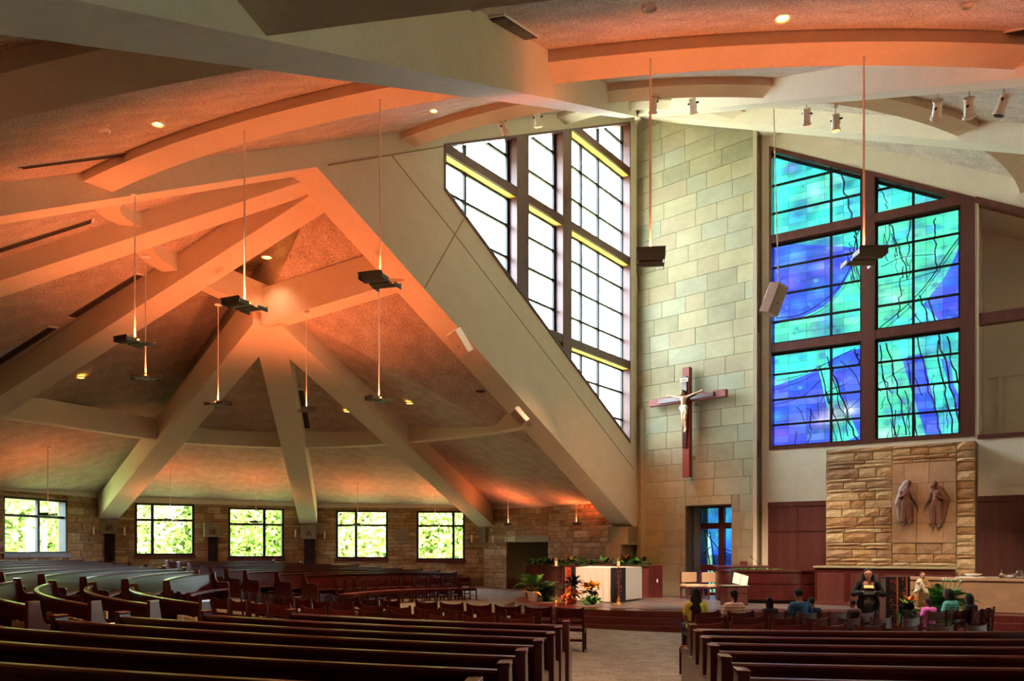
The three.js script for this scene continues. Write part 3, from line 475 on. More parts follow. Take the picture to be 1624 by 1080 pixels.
M.step = phy({ map: noiseTex(256, [[60, 1], [12, .6]], (n) => mixc([70, 20, 18], [110, 40, 34], n), 1.1, true, [1, .2]), roughness: .3, clearcoat: .4, clearcoatRoughness: .2 });
{
  const plat = struct('platform', flatGeo(oOut(0), -.3, PLAT - .006), M.step, 'raised altar platform with dark red steps and slate tiles');
  part(plat, 'step', flatGeo(oOut(.34), -.3, PLAT * 2 / 3), M.step); part(plat, 'step', flatGeo(oOut(.68), -.3, PLAT / 3), M.step);
  const inner = oOut(-.42), ins = (x, z) => { let r = false; for (let i = 0, j = inner.length - 1; i < inner.length; j = i++) { const [ax, az] = inner[i], [bx, bz] = inner[j]; if ((az > z) !== (bz > z) && x < (bx - ax) * (z - az) / (bz - az) + ax) r = !r; } return r; };
  const T = .62, shapes = [0, 1, 2].map(() => box(T - .012, .02, T - .012)); let n = 0;
  for (let i = -4; i < 26; i++) for (let j = 0; j < 22; j++) { const a = -.25, x = 5 + (i - 8) * T * Math.cos(a) + (j - 8) * T * Math.sin(a), z = 24 - (i - 8) * T * Math.sin(a) + (j - 8) * T * Math.cos(a);
    if ([[0, 0], [.3, .3], [-.3, .3], [.3, -.3], [-.3, -.3]].every(([p, q]) => ins(x + p, z + q)) && n < 300) { const m = part(plat, 'tile', shapes[n % 3], M.slate[(rnd() * 3) | 0]); m.position.set(x, PLAT - .008, -z); m.rotation.y = -a; n++; } }
}

// ---------- lamps on rods ----------
M.fixture = std({ color: 0x77746c, roughness: .35, metalness: .65 }); M.fixtureDark = std({ color: 0x7c776c, roughness: .4, metalness: .5 });
M.glow = std({ color: 0xffd9a0, emissive: 0xffa050, emissiveIntensity: 2.2 });
function trough(len, w, lift, curve) {                                // curved reflector wing, bowed underside
  const f = [], n = 6, P = (i, s, t) => { const k = i / n; return V((s - .5) * len, lift * k * k + curve * Math.sin(k * Math.PI) * -1 + t, k * w); };
  for (let i = 0; i < n; i++) { const q = (a, b, c, d) => f.push(a, b, c, a, c, d); q(P(i, 0, 0), P(i, 1, 0), P(i + 1, 1, 0), P(i + 1, 0, 0)); q(P(i, 0, .012), P(i + 1, 0, .012), P(i + 1, 1, .012), P(i, 1, .012)); q(P(i, 0, 0), P(i + 1, 0, 0), P(i + 1, 0, .012), P(i, 0, .012)); q(P(i, 1, 0), P(i, 1, .012), P(i + 1, 1, .012), P(i + 1, 1, 0)); }
  return tris(f);
}
const wingG = trough(.34, .22, .07, .015);
function pendant(p, topY, turn, label, group, strength) {
  const t = thing('pendant_lamp', label, 'lamp', p, turn, group);
  part(t, 'rod', cyl(.013, .013, topY - p.y, 0, (topY - p.y) / 2, 0, 8), M.white); part(t, 'canopy', cyl(.07, .09, .03, 0, topY - p.y - .015, 0, 16), M.white);
  part(t, 'lamp_body', [rbox(.3, .05, .09, 0, .005, 0, .02), rbox(.06, .09, .06, 0, .05, 0)], M.fixtureDark);
  for (const s of [0, 1]) { const w = part(t, 'reflector_wing', wingG, M.fixtureDark); w.position.set(0, -.005, s ? -.075 : .075); w.rotation.y = s ? Math.PI : 0; for (const e of [-.165, .165]) part(w, 'end_plate', rbox(.01, .06, .2, e, .02, .11), M.fixture); }
  for (const z of [.062, -.062]) part(t, 'light_slot', rbox(.28, .012, .022, 0, .012, z, .004), M.fixture);
  part(t, 'lamp_tube', rbox(.2, .02, .04, 0, .06, 0, .008), M.glow);
  const l = new THREE.SpotLight(LAMP.orange, strength, 0, 80 * D, .4, 2); l.position.set(0, .1, 0); l.target.position.set(0, 3, 0); l.castShadow = true; l.shadow.radius = 6; l.name = 'pendant_uplight'; t.add(l, l.target);
  return t;
}
function roofAt(p) {                                                  // height of the left wing's ceiling straight above a point
  let best = 1e3; for (const r of roofs) for (let i = 1; i < r.length - 1; i++) { const [a, b, c] = [r[0], r[i], r[i + 1]], d = (b.z - c.z) * (a.x - c.x) + (c.x - b.x) * (a.z - c.z), s = ((b.z - c.z) * (p.x - c.x) + (c.x - b.x) * (p.z - c.z)) / d, t = ((c.z - a.z) * (p.x - c.x) + (a.x - c.x) * (p.z - c.z)) / d; if (s >= -.02 && t >= -.02 && s + t <= 1.02) best = Math.min(best, s * a.y + t * b.y + (1 - s - t) * c.y); }
  return best < 1e3 ? best : p.y + 1;
}
const turnTo = (p, c) => Math.atan2(c.x - p.x, c.z - p.z);
[[388, 488, 11.6, 222, 'pendant lamp hanging second from the left edge under the long left arch', 1], [603, 450, 10.8, 155, 'pendant lamp hanging in front of the orange ceiling facet left of the white diagonal beam', 1], [1031.5, 415, 9.9, 98, 'pendant lamp in front of the left edge of the sandstone wall', 1.5], [1370, 413, 9.85, 98, 'pendant lamp in front of the stained glass window', 1.5]].forEach(([x, y, z, ty, l, k]) => pendant(at(x, y, z), 8.03, turnTo(at(x, y, z), WO), l, 'pendant lamps of the nave', LAMP.up * k));
[[214, 545, 13.9, 320, 'leftmost high pendant lamp, just above its neighbour in the left wing', 1], [231, 600, 16.8, 415, 'pendant lamp just below and right of the leftmost high one', 1], [346, 642, 19.7, 490, 'pendant lamp left of the two middle roof beams', 1], [486, 652, 20.6, 505, 'pendant lamp right of the middle roof beam of the left wing', 1], [601, 635, 19.1, 462, 'pendant lamp straight below the nave pendant in front of the orange facet', 1]].forEach(([x, y, z, ty, l, k]) => pendant(at(x, y, z), at(x, ty, z).y + .12, turnTo(at(x, y, z), PK), l, 'pendant lamps of the left wing', LAMP.wing * k));
[[76, 817, 27.2, 775, 'low pendant lamp in front of the leftmost window'], [270, 826, 32, 790, 'low pendant lamp in front of the second window'], [406, 829, 34, 795, 'low pendant lamp in front of the middle window'], [567, 833, 35.5, 797, 'low pendant lamp in front of the fourth window'], [690, 835, 36, 797, 'low pendant lamp in front of the rightmost low window'], [806, 833, 34.5, 797, 'low pendant lamp above the EXIT letters'], [914, 832, 32.5, 794, 'low pendant lamp over the stone wall right of the exit']].forEach(([x, y, z, ty, l]) => pendant(at(x, y, z), roofAt(at(x, y, z)) + .02, 0, l, 'low pendant lamps along the window wall', LAMP.wall));
[[-7.5, 6.2, 'unseen pendant lamp added to brighten the left nave bay'], [4.5, 2.5, 'unseen pendant lamp added to brighten the ceiling near the camera'], [12.5, 12, 'unseen pendant lamp added as fill light for the right nave bay'], [15, 17, 'further unseen pendant lamp added as fill light for the right nave bay']].forEach(([x, z, l]) => { const d = Math.hypot(x - AX, z - AZ), top = AY + CEIL - PITCH * d; pendant(V(x, Math.min(5.5, top - 2), -z), top, 0, l, 'added unseen fill lamps', LAMP.up); });  // lamps added out of view to lift the ambient light on the ceiling
// recessed downlights
M.bulb = std({ color: 0xffe0a0, emissive: 0xffb84a, emissiveIntensity: 6 }); M.off = std({ color: 0xf4efe8, roughness: .6 });
function downlight(p, lit, label, r = .1, share = 1) {
  const t = thing('ceiling_downlight', label, 'ceiling light', p, 0, 'recessed ceiling lights');
  part(t, 'trim_ring', (() => { const g = new THREE.TorusGeometry(r, .018, 8, 20); g.rotateX(Math.PI / 2); return g; })(), M.white);
  part(t, 'lamp_face', cyl(r, r, .012, 0, .005, 0, 18), lit ? M.bulb : M.off);
  if (lit) { const l = new THREE.SpotLight(0xffd0a0, LAMP.down * share, 0, 50 * D, .7, 2); l.position.set(0, -.05, 0); l.target.position.set(0, -3, 0); l.castShadow = true; l.shadow.radius = 3; l.name = 'downlight_beam'; t.add(l, l.target); }
}
[[250, 194, 1, 'glowing ceiling light beside the long left arch'], [165, 205, 0, 'unlit pale ceiling disc left of the glowing one near the left arch'], [1241, 25, 1, 'glowing ceiling light high above the front arch, the middle one'], [1031, 8, 0, 'unlit pale ceiling disc at the top edge, left of the glowing one'], [1535, 5, 0, 'unlit pale ceiling disc at the top right edge'], [688, 174, 1, 'small glowing ceiling light just left of the clear window head']].forEach(([x, y, lit, l]) => downlight(onRay(x, y, coneHit).add(V(0, -.02, 0)), lit, l, lit ? .08 : .06));
[[127, 597, 2, 'glowing ceiling light at far left above the window wall'], [230, 622, 3, 'glowing ceiling light under the lower left pendant'], [423, 406, 6, 'glowing ceiling light high between the two upper roof beams'], [650, 638, 7, 'glowing ceiling light right of the lowest pendant of the left wing'], [551, 651, 5, 'glowing ceiling light beside the right roof beam foot']].forEach(([x, y, k, l]) => downlight(onRay(x, y, wingHit(k)).add(V(0, -.03, 0)), true, l, .12, k === 6 ? .06 : .6));
{ const p = onRay(762, 621, wingHit(7)), t = thing('ceiling_vent_hole', 'round black hole in the ceiling beside the white diagonal beam', 'vent', p); part(t, 'rim', (() => { const g = new THREE.TorusGeometry(.12, .015, 8, 20); g.rotateX(Math.PI / 2); return g; })(), M.dark); part(t, 'hole_disc', cyl(.12, .12, .02, 0, 0, 0, 18), M.dark); }
// ventilation slots and grilles, flush in the ceiling beside the beams
M.slot = std({ color: 0x3a332d, roughness: .8 });
function vent(a, b, c, d, hit, label, bars) {                         // four photo points on the ceiling
  const P = [a, b, c, d].map((p) => onRay(p[0], p[1], hit)), o = thing('ceiling_vent', label, 'vent', V(0, 0, 0), 0, 'air slots in the ceiling'), dn = V(0, -.02, 0);
  const mid = P.reduce((s, v) => s.add(v), V(0, 0, 0)).multiplyScalar(.25); o.position.copy(mid); const L = P.map((p) => p.clone().sub(mid).add(dn)), big = L.map((p) => p.clone().multiplyScalar(1.0).add(p.clone().normalize().multiplyScalar(.06)));
  part(o, 'vent_frame', hexa(big, big.map((p) => up(p, .05))), M.white); const lo = L.map((p) => up(p, -.012)); part(o, 'vent_opening', hexa(lo, lo.map((p) => up(p, .03))), M.slot);
  for (let i = 1; i < bars; i++) { const s = i / bars, p = lo[0].clone().lerp(lo[3], s), q = lo[1].clone().lerp(lo[2], s); part(o, 'louver', rod(up(p, -.006), up(q, -.006), .008, 5), bars > 6 ? M.metal : M.slot); }
}
vent([28, 263], [232, 236], [222, 242], [44, 264], coneHit, 'long thin dark air slot beside the upper left beam', 2);
vent([758, 28], [800, 22], [852, 56], [815, 62], coneHit, 'louvered ceiling grille at the top, the larger of two above the big beam', 14); vent([702, 4], [752, -4], [772, 6], [730, 16], coneHit, 'louvered ceiling grille at the top edge, the smaller of two', 8);
vent([1582, 52], [1640, 40], [1660, 46], [1606, 58], coneHit, 'pale ceiling grille at the top right edge', 6);
const pl0 = wingHit(0), pl1 = wingHit(1), pl2 = wingHit(2), pl4 = wingHit(4), pl5 = wingHit(5);
vent([-10, 395], [146, 346], [144, 352], [-10, 402], pl0, 'dark air slot at far left, the topmost of the left wing', 2);
vent([108, 500], [214, 434], [226, 436], [122, 502], pl1, 'dark air slot beside the second long roof beam, upper piece', 2); vent([-14, 575], [76, 518], [90, 520], [-6, 581], pl1, 'dark air slot beside the second long roof beam, lower piece', 2);
vent([322, 579], [376, 514], [388, 517], [332, 581], wingHit(3), 'dark air slot beside the left leg beam, upper piece', 2); vent([260, 655], [306, 598], [318, 600], [272, 657], wingHit(3), 'dark air slot beside the left leg beam, lower piece', 2);
vent([424, 616], [433, 616], [446, 677], [438, 677], pl4, 'dark air slot just left of the middle leg beam', 2); vent([468, 618], [481, 618], [492, 678], [478, 678], pl5, 'dark air slot just right of the middle leg beam', 2);

// ---------- spotlights and loudspeakers ----------
M.spot = std({ color: 0xd9d4c6, roughness: .5 });
function spotlight(p, tilt, turn, label, aim) {
  const t = thing('spotlight', label, 'spotlight', p, turn, 'white ceiling spotlights'), g = new THREE.Group(); 
  const aimed = aim && V(aim[0], aim[1], aim[2]).sub(p).applyAxisAngle(UPV, -turn).normalize();
  part(t, 'bracket', [rod(V(0, .28, 0), V(0, 0, 0), .012), cyl(.05, .05, .02, 0, .28, 0), rbox(.02, .16, .03, .085, -.03, 0)], M.spot);
  const b = part(t, 'lamp_can', [cyl(.07, .08, .3, 0, -.05, 0, 18), cyl(.085, .085, .03, 0, .08, 0, 18)], M.spot); if (aimed) b.quaternion.setFromUnitVectors(V(0, -1, 0), aimed); else b.rotation.set(tilt, 0, 0);
  part(b, 'rim', cyl(.1, .1, .04, 0, -.2, 0, 18), M.spot); part(b, 'lens', cyl(.075, .075, .01, 0, -.222, 0, 18), aim ? M.glow : M.dark); if (aim) { const l = new THREE.SpotLight(aim[4] ?? 0xff9a58, aim[3], 0, 15 * D, .5, 2); l.position.copy(aimed.clone().multiplyScalar(.26)); t.updateMatrixWorld(true); l.target.position.copy(t.worldToLocal(V(aim[0], aim[1], aim[2]))); l.castShadow = true; l.shadow.radius = 4; l.name = 'spotlight_beam'; t.add(l, l.target); }
  part(b, 'knob', cyl(.02, .02, .24, 0, -.02, 0, 8).rotateZ(Math.PI / 2), M.dark);
}
[[797, 197, 18.5, .5, .9, 'white spotlight over the clear window, the left one of two', [5.4, 2.6, -27.6, 150]], [852, 186, 20, .1, .2, 'white spotlight over the clear window, the right one of two', [2.6, .8, -24.5, 330, 0xffb888]], [1036, 162, 17.5, .1, .6, 'white spotlight beside the lamp rod above the sandstone wall', [3.6, .9, -24.8, 260, 0xffeedd]], [1098, 164, 18, -.15, 0, 'white spotlight above the middle of the sandstone wall', [6.6, .6, -23.5, 240, 0xffe2c4]], [1279, 180, 17, -.7, -1, 'white spotlight above the stained glass window, left one with dark lens', [8.3, .9, -24, 200, 0xffe2c4]], [1325, 190, 17, -.3, -.6, 'white spotlight above the stained glass window, right one pointing down', [7.4, .5, -18.2, 220, 0xffe2c4]], [1487, 168, 14, .35, .8, 'white spotlight of the row of three at the right, left one', [10.8, 2.8, -23, 60, 0xffc898]], [1537, 165, 13.5, .35, .8, 'white spotlight of the row of three at the right, middle one', [11.4, 1, -20.6, 150, 0xffe2c4]], [1592, 160, 13, .35, .8, 'white spotlight of the row of three at the right, right one']].forEach(([x, y, z, a, b, l, aim]) => spotlight(at(x, y, z), a, b, l, aim));
function speaker(p, q, label, rodTop, w = .3, h = .62, d = .26) {
  const t = thing('loudspeaker', label, 'speaker', p); t.quaternion.setFromEuler(q);
  part(t, 'cabinet', rbox(w, h, d, 0, 0, -.0, .02), M.white); part(t, 'grille', rbox(w - .03, h - .05, .02, 0, 0, d / 2 + .005, .01), std({ color: 0xa89c8c, roughness: .8 })); part(t, 'badge', box(.07, .014, .006, 0, -.07, d / 2 + .018), M.dark);
  if (rodTop) { const inv = t.quaternion.clone().invert(), e = V(0, rodTop - p.y, 0).applyQuaternion(inv); part(t, 'hanger_rod', rod(V(0, h / 2 - .05, 0), e, .012), M.white); } else part(t, 'bracket', [rbox(.04, .1, .2, .02, h / 2 - .08, -d / 2 - .08)], M.metal);
}
speaker(at(1227, 475, 16.5), new THREE.Euler(.3, .55, -.2, 'YXZ'), 'pale loudspeaker hanging on a rod before the left edge of the stained glass window', at(1225, 172, 16.5).y);
speaker(at(730, 543, 19.6), new THREE.Euler(.45, -.5, .38, 'YXZ'), 'loudspeaker on the underside of the white diagonal beam, upper one'); speaker(at(824, 660, 23), new THREE.Euler(.45, -.5, .6, 'YXZ'), 'small loudspeaker low on the white diagonal beam', 0, .26, .5, .22);

// ---------- pews ----------
M.pew = phy({ map: noiseTex(512, [[160, .7], [40, 1], [10, .6]], (n) => mixc([46, 9, 10], [92, 25, 23], n), 1.3, true, [.12, 1]), roughness: .3, clearcoat: .22, clearcoatRoughness: .14 });
M.pewEnd = phy({ map: noiseTex(256, [[100, .7], [30, 1], [8, .6]], (n) => mixc([50, 13, 12], [94, 34, 29], n), 1.1, true, [1, .12]), roughness: .3, clearcoat: .4, clearcoatRoughness: .15 });
M.pewDull = phy({ map: M.pew.map, roughness: .45, specularIntensity: .6 });
M.cushion = std({ map: noiseTex(256, [[128, 1], [20, .5]], (n) => mixc([72, 22, 24], [118, 44, 42], n), .8), roughness: .95 });
function arcSweep(profile, rOf, f0, f1, origin) {                    // sweep a (radial, height) profile along an arc round the altar
  const n = Math.max(4, Math.ceil(Math.abs(f1 - f0) * 15 * D / .4)), rows = [], f = [];
  for (let i = 0; i <= n; i++) { const a = f0 + (f1 - f0) * i / n, r = rOf(a), b = polar(r, a), y = b.y; rows.push(profile.map(([dr, h]) => { const p = polar(r + dr, a); p.y = y + h; return p.sub(origin); })); }
  const m = profile.length, sgn = f1 > f0;
  const q = (a, b, c, d) => sgn ? f.push(a, b, c, a, c, d) : f.push(a, c, b, a, d, c);
  for (let i = 0; i < n; i++) for (let j = 0; j < m; j++) { const k = (j + 1) % m; q(rows[i][j], rows[i + 1][j], rows[i + 1][k], rows[i][k]); }
  for (const [row, s] of [[rows[0], 1], [rows[n], -1]]) for (let j = 1; j < m - 1; j++) (s > 0) === sgn ? f.push(row[0], row[j], row[j + 1]) : f.push(row[0], row[j + 1], row[j]);
  const g = new THREE.BufferGeometry(); g.setAttribute('position', new THREE.BufferAttribute(new Float32Array(f.flatMap((v) => [v.x, v.y, v.z])), 3)); g.computeVertexNormals();
  const c = toCreasedNormals(g, .5), p = c.attributes.position, uv = new Float32Array(p.count * 2);
  for (let i = 0; i < p.count; i++) { const x = p.getX(i) + origin.x, z = p.getZ(i) + origin.z; uv[2 * i] = Math.atan2(ALTAR.x - x, ALTAR.z + z) * rOf(f0); uv[2 * i + 1] = p.getY(i) + Math.hypot(x - ALTAR.x, z + ALTAR.z); }
  c.setAttribute('uv', new THREE.BufferAttribute(uv, 2)); return c;
}
const endShape = (() => { const s = new THREE.Shape(); s.moveTo(-.57, 0); s.lineTo(-.55, .58); s.quadraticCurveTo(-.54, .63, -.48, .63); s.lineTo(-.2, .64); s.quadraticCurveTo(-.12, .66, -.11, .78); s.lineTo(-.075, .955); s.lineTo(.06, .955); s.lineTo(.06, 0); s.lineTo(-.57, 0); return new THREE.ExtrudeGeometry(s, { depth: .06, bevelEnabled: true, bevelThickness: .008, bevelSize: .008, bevelSegments: 1, curveSegments: 5 }); })();
endShape.translate(0, 0, -.03); { endShape.deleteAttribute('uv'); boxUV(endShape); }
M.cap = phy({ color: 0x6a241c, roughness: .2, clearcoat: .6, clearcoatRoughness: .1 });
const capShape = rbox(.15, .03, .085, 0, 0, 0, .004);
const panelShape = rbox(.36, .42, .012, -.26, .33, 0, .006);
function pew(rOf, f0, f1, label, group, rack = true) {
  if (typeof rOf === 'number') { const r = rOf; rOf = () => r; }
  const mid = (f0 + f1) / 2, o = polar(rOf(mid), mid), t = thing('pew', label, 'pew', o, 0, group), S = (p) => arcSweep(p, rOf, f0, f1, o);
  part(t, 'backrest', S([[-.115, .28], [-.09, .28], [.0, .9], [-.03, .9]].map(([a, b]) => [a + .03, b])), M.pewDull);
  part(t, 'top_rail', S([[-.03, .87], [.05, .87], [.052, .905], [.04, .92], [-.02, .92], [-.032, .905]]), M.pew);
  part(t, 'seat', S([[-.55, .39], [-.07, .37], [-.07, .41], [-.53, .445], [-.55, .43]]), M.pewDull);
  if (rack) part(t, 'book_rack', S([[.0, .46], [.12, .47], [.13, .6], [.118, .6], [.11, .485], [.0, .475]]), M.pewDull);
  part(t, 'kneeler', S([[.26, .1], [.4, .1], [.4, .15], [.26, .15]]), M.cushion);
  for (const [a, s] of [[f0, 1], [f1, -1]]) { const r = rOf(a), p = polar(r, a).sub(o), e = part(t, 'end_panel', endShape, M.pewEnd); e.position.copy(p); e.rotation.y = Math.PI / 2 - a * D + Math.PI; const q = part(e, 'inset_panel', panelShape, M.pewEnd); const sd = (s > 0 ? 1 : -1) * (f1 > f0 ? 1 : -1); q.position.z = sd * .042; const cp = part(e, 'end_cap', capShape, M.cap); cp.position.set(-.008, .958, 0); cp.rotation.set(sd * .06, 0, -.03); }
  const ns = Math.max(1, Math.round(Math.abs(f1 - f0) * D * rOf(mid) / 1.6)); for (let i = 1; i < ns; i++) { const a = f0 + (f1 - f0) * i / ns, r = rOf(a), g = box(.36, .38, .03, -.24, .19, 0); const e = part(t, 'seat_support', g, M.pew); e.position.copy(polar(r, a).sub(o)); e.rotation.y = Math.PI / 2 - a * D + Math.PI; }
  return t;
}
const ORD = ['front', 'second', 'third', 'fourth', 'fifth', 'sixth', 'seventh', 'eighth', 'ninth', 'tenth'];
const ordPew = (i, n, where) => (i === 0 ? `front wooden pew of ${where}` : i === n - 1 ? `rearmost wooden pew of ${where}` : `${ORD[i]} wooden pew from the front of ${where}`);
const R1 = [14.61, 15.7, 16.62, 17.47, 18.4, 19.27, 20.2];
R1.forEach((r, i) => pew(r, [7.65, 7.7, 7.7, 7.8, 7.9, 7.9, 8][i], [22.3, 23.9, 25.1, 24.8, 25.5, 26, 26.5][i], ordPew(i, 7, 'the near block left of the centre aisle'), 'pews left of the centre aisle'));
R1.forEach((r, i) => pew(r - .03, [1.7, 2.25, 2.6, 2.9, 3.2, 3.4, 3.6][i], -17.3, ordPew(i, 7, 'the near block right of the centre aisle'), 'pews right of the centre aisle'));
[13.9, 14.72, 15.55, 16.34, 17.2].forEach((r, i) => pew((a) => r - .047 * (a - 32), 31.8 + i * .45, [57.2, 58.3, 60.5, 63, 63][i], ordPew(i, 5, 'the curved block at the left with hymnals behind'), 'curved pews at the left'));
[11.9, 12.8, 13.72, 14.7, 15.65, 16.6, 17.55, 18.5, 19.4].forEach((r, i) => pew((a) => r + .012 * (a - 68) , [67, 67.5, 70, 72.5, 73.7, 74, 74, 74, 74][i], [98, 101, 104, 105, 106, 107, 108, 109, 109][i], ordPew(i, 9, 'the far left block below the leftmost window'), 'pews of the far left block'));
[10.1, 11.0, 12.1, 13, 14, 15.2, 16.2, 17.2, 18.2].forEach((r, i) => pew(r, [108, 107, 106, 107, 109, 112, 114, 115.5, 116.5][i], [151, 149.3, 147.9, 145.7, 143.4, 141.6, 138.8, 135.6, 133][i], ordPew(i, 9, 'the far block below the middle windows'), 'pews of the far block'));

// hymnals in the racks of the curved pews
{ const bg = rbox(.15, .21, .035, 0, .105, 0, .006), pg = box(.14, .2, .026, .007, .105, 0), mats = [0xb9a88c, 0xa8977a, 0xc4b598, 0x8a6a50].map((c) => std({ color: c, roughness: .85 })), paper = std({ color: 0xe2d9c4, roughness: .9 });
  const where = ['front', 'second', 'third', 'fourth'];
  [[0, 32.6], [0, 33.6], [0, 34.6], [1, 32.8], [1, 35.0], [1, 36.2], [1, 39.5], [2, 32.9], [2, 33.8], [2, 34.6], [2, 35.6], [2, 38.8], [2, 39.8], [3, 33.9], [3, 34.8]].forEach(([k, a], i) => { const r = [13.9, 14.72, 15.55, 16.34][k] - .047 * (a - 32) + .06, p = polar(r, a); p.y += .485; const t = thing('hymnal', `worn cream hymnal in the rack of the ${where[k]} curved pew, ${['first', 'second', 'third', 'fourth', 'fifth', 'sixth'][[[0, 32.6], [0, 33.6], [0, 34.6], [1, 32.8], [1, 35.0], [1, 36.2], [1, 39.5], [2, 32.9], [2, 33.8], [2, 34.6], [2, 35.6], [2, 38.8], [2, 39.8], [3, 33.9], [3, 34.8]].filter((q, j) => q[0] === k && j < i).length]} from its near end`, 'book', p, -a * D + rr(-.15, .15), 'hymnals in pew racks'); part(t, 'cover', bg, mats[i % 4]); part(t, 'pages', pg, paper); t.rotation.z = rr(-.12, .12); }); }

// ---------- chairs ----------
M.chair = phy({ map: noiseTex(256, [[90, .7], [24, 1], [8, .5]], (n) => mixc([48, 12, 11], [92, 31, 27], n), .9, true, [.15, 1]), roughness: .4, specularIntensity: .5 });
function bowed(w, h, y, z, bow, dip, t = .02) { const f = [], n = 8, P = (i, j, k) => { const s = i / n * 2 - 1; return V(s * w / 2, y + (j ? h - dip * (1 - s * s) : 0), z + bow * (1 - s * s) + (k ? t : 0)); }, q = (a, b, c, d) => f.push(a, b, c, a, c, d); for (let i = 0; i < n; i++) { q(P(i, 0, 1), P(i + 1, 0, 1), P(i + 1, 1, 1), P(i, 1, 1)); q(P(i + 1, 0, 0), P(i, 0, 0), P(i, 1, 0), P(i + 1, 1, 0)); q(P(i, 1, 1), P(i + 1, 1, 1), P(i + 1, 1, 0), P(i, 1, 0)); q(P(i, 0, 0), P(i + 1, 0, 0), P(i + 1, 0, 1), P(i, 0, 1)); } return toCreasedNormals(tris(f), .6); }
function makeChair(label, group) {
  const t = thing('chair', label, 'chair', V(0, 0, 0), 0, group);
  for (const s of [-1, 1]) { part(t, 'back_post', hexa([V(s * .255 - .02, 0, .2), V(s * .255 + .02, 0, .2), V(s * .255 + .02, 0, .25), V(s * .255 - .02, 0, .25)], [V(s * .255 - .018, .88, .29), V(s * .255 + .018, .88, .29), V(s * .255 + .018, .88, .325), V(s * .255 - .018, .88, .325)]), M.chair); part(t, 'front_leg', rbox(.042, .42, .042, s * .255, .21, -.23), M.chair); part(t, 'side_rail', rbox(.025, .07, .44, s * .255, .385, -.005), M.chair); }
  part(t, 'seat', rbox(.5, .05, .47, 0, .435, -.01, .02), M.cushion); part(t, 'backrest', bowed(.5, .2, .66, .272, .03, .028), M.chair); part(t, 'lower_rail', bowed(.5, .045, .55, .262, .015, 0), M.chair);
  part(t, 'front_rail', rbox(.47, .06, .022, 0, .38, -.235), M.chair); part(t, 'book_shelf', [rbox(.46, .015, .3, 0, .2, .05), rbox(.46, .05, .012, 0, .22, .2)], M.chair);
  return t;
}
let chair0 = null;
function chairAt(r, a, label, group) { let t; if (!chair0) t = chair0 = makeChair(label, group); else { t = chair0.clone(); t.name = numbered('chair'); scene.add(t); t.userData = { label, category: 'chair', group }; } t.position.copy(polar(r, a)); t.rotation.y = -a * D; return t; }
function chairRow(r, a0, step, n, rowName, from, group, grow = 0) { for (let i = 0; i < n; i++) chairAt(r + grow * i, a0 + step * i, `red wooden chair, ${ORD[i] === 'front' ? 'first' : ORD[i] || (i === 10 ? 'eleventh' : 'twelfth')} from ${from} in ${rowName}`, group); }
const pitch = (r) => .6 / r / D;
chairRow(8.3, 7.8 + pitch(8.3) / 2, pitch(8.3), 6, 'the front row left of the aisle', 'the aisle', 'chairs left of the aisle');
chairRow(10.2, 11.3 + pitch(10.2) / 2, pitch(10.2), 6, 'the middle row left of the aisle', 'the aisle', 'chairs left of the aisle');
chairRow(11.8, 10.6 + pitch(11.8) / 2, pitch(11.8), 7, 'the rear row left of the aisle', 'the aisle', 'chairs left of the aisle');
chairRow(8.4, -7.4, -4.4, 6, 'the front row right of the aisle', 'the aisle', 'chairs right of the aisle', .1);
chairRow(10.0, -2.9 - pitch(10) / 2, -pitch(10), 7, 'the middle row right of the aisle', 'the aisle', 'chairs right of the aisle', .07);
chairRow(11.8, 0 - pitch(11.8) / 2, -pitch(11.8), 8, 'the rear row right of the aisle', 'the aisle', 'chairs right of the aisle', .06);
chairRow(9.9, -44, -pitch(9.9), 3, 'the row behind the teal shirt', 'the left', 'chairs at the far right'); chairRow(11.6, -42.5, -pitch(11.6), 4, 'the last row at far right', 'the left', 'chairs at the far right');
chairRow(11.7, 33.8, pitch(11.7), 8, 'the rear row beside the curved pews', 'its near end', 'chairs beside the curved pews'); chairRow(10.05, 34.5, pitch(10.05), 8, 'the middle row beside the curved pews', 'its near end', 'chairs beside the curved pews'); chairRow(8.5, 36, pitch(8.5), 5, 'the front row beside the curved pews', 'its near end', 'chairs beside the curved pews');
chairRow(7.9, 101, pitch(7.9) * 1.06, 11, 'the long row left of the altar', 'its near end', 'chairs left of the altar'); chairRow(9.3, 116, pitch(9.3) * 1.05, 9, 'the second row left of the altar', 'its near end', 'chairs left of the altar');


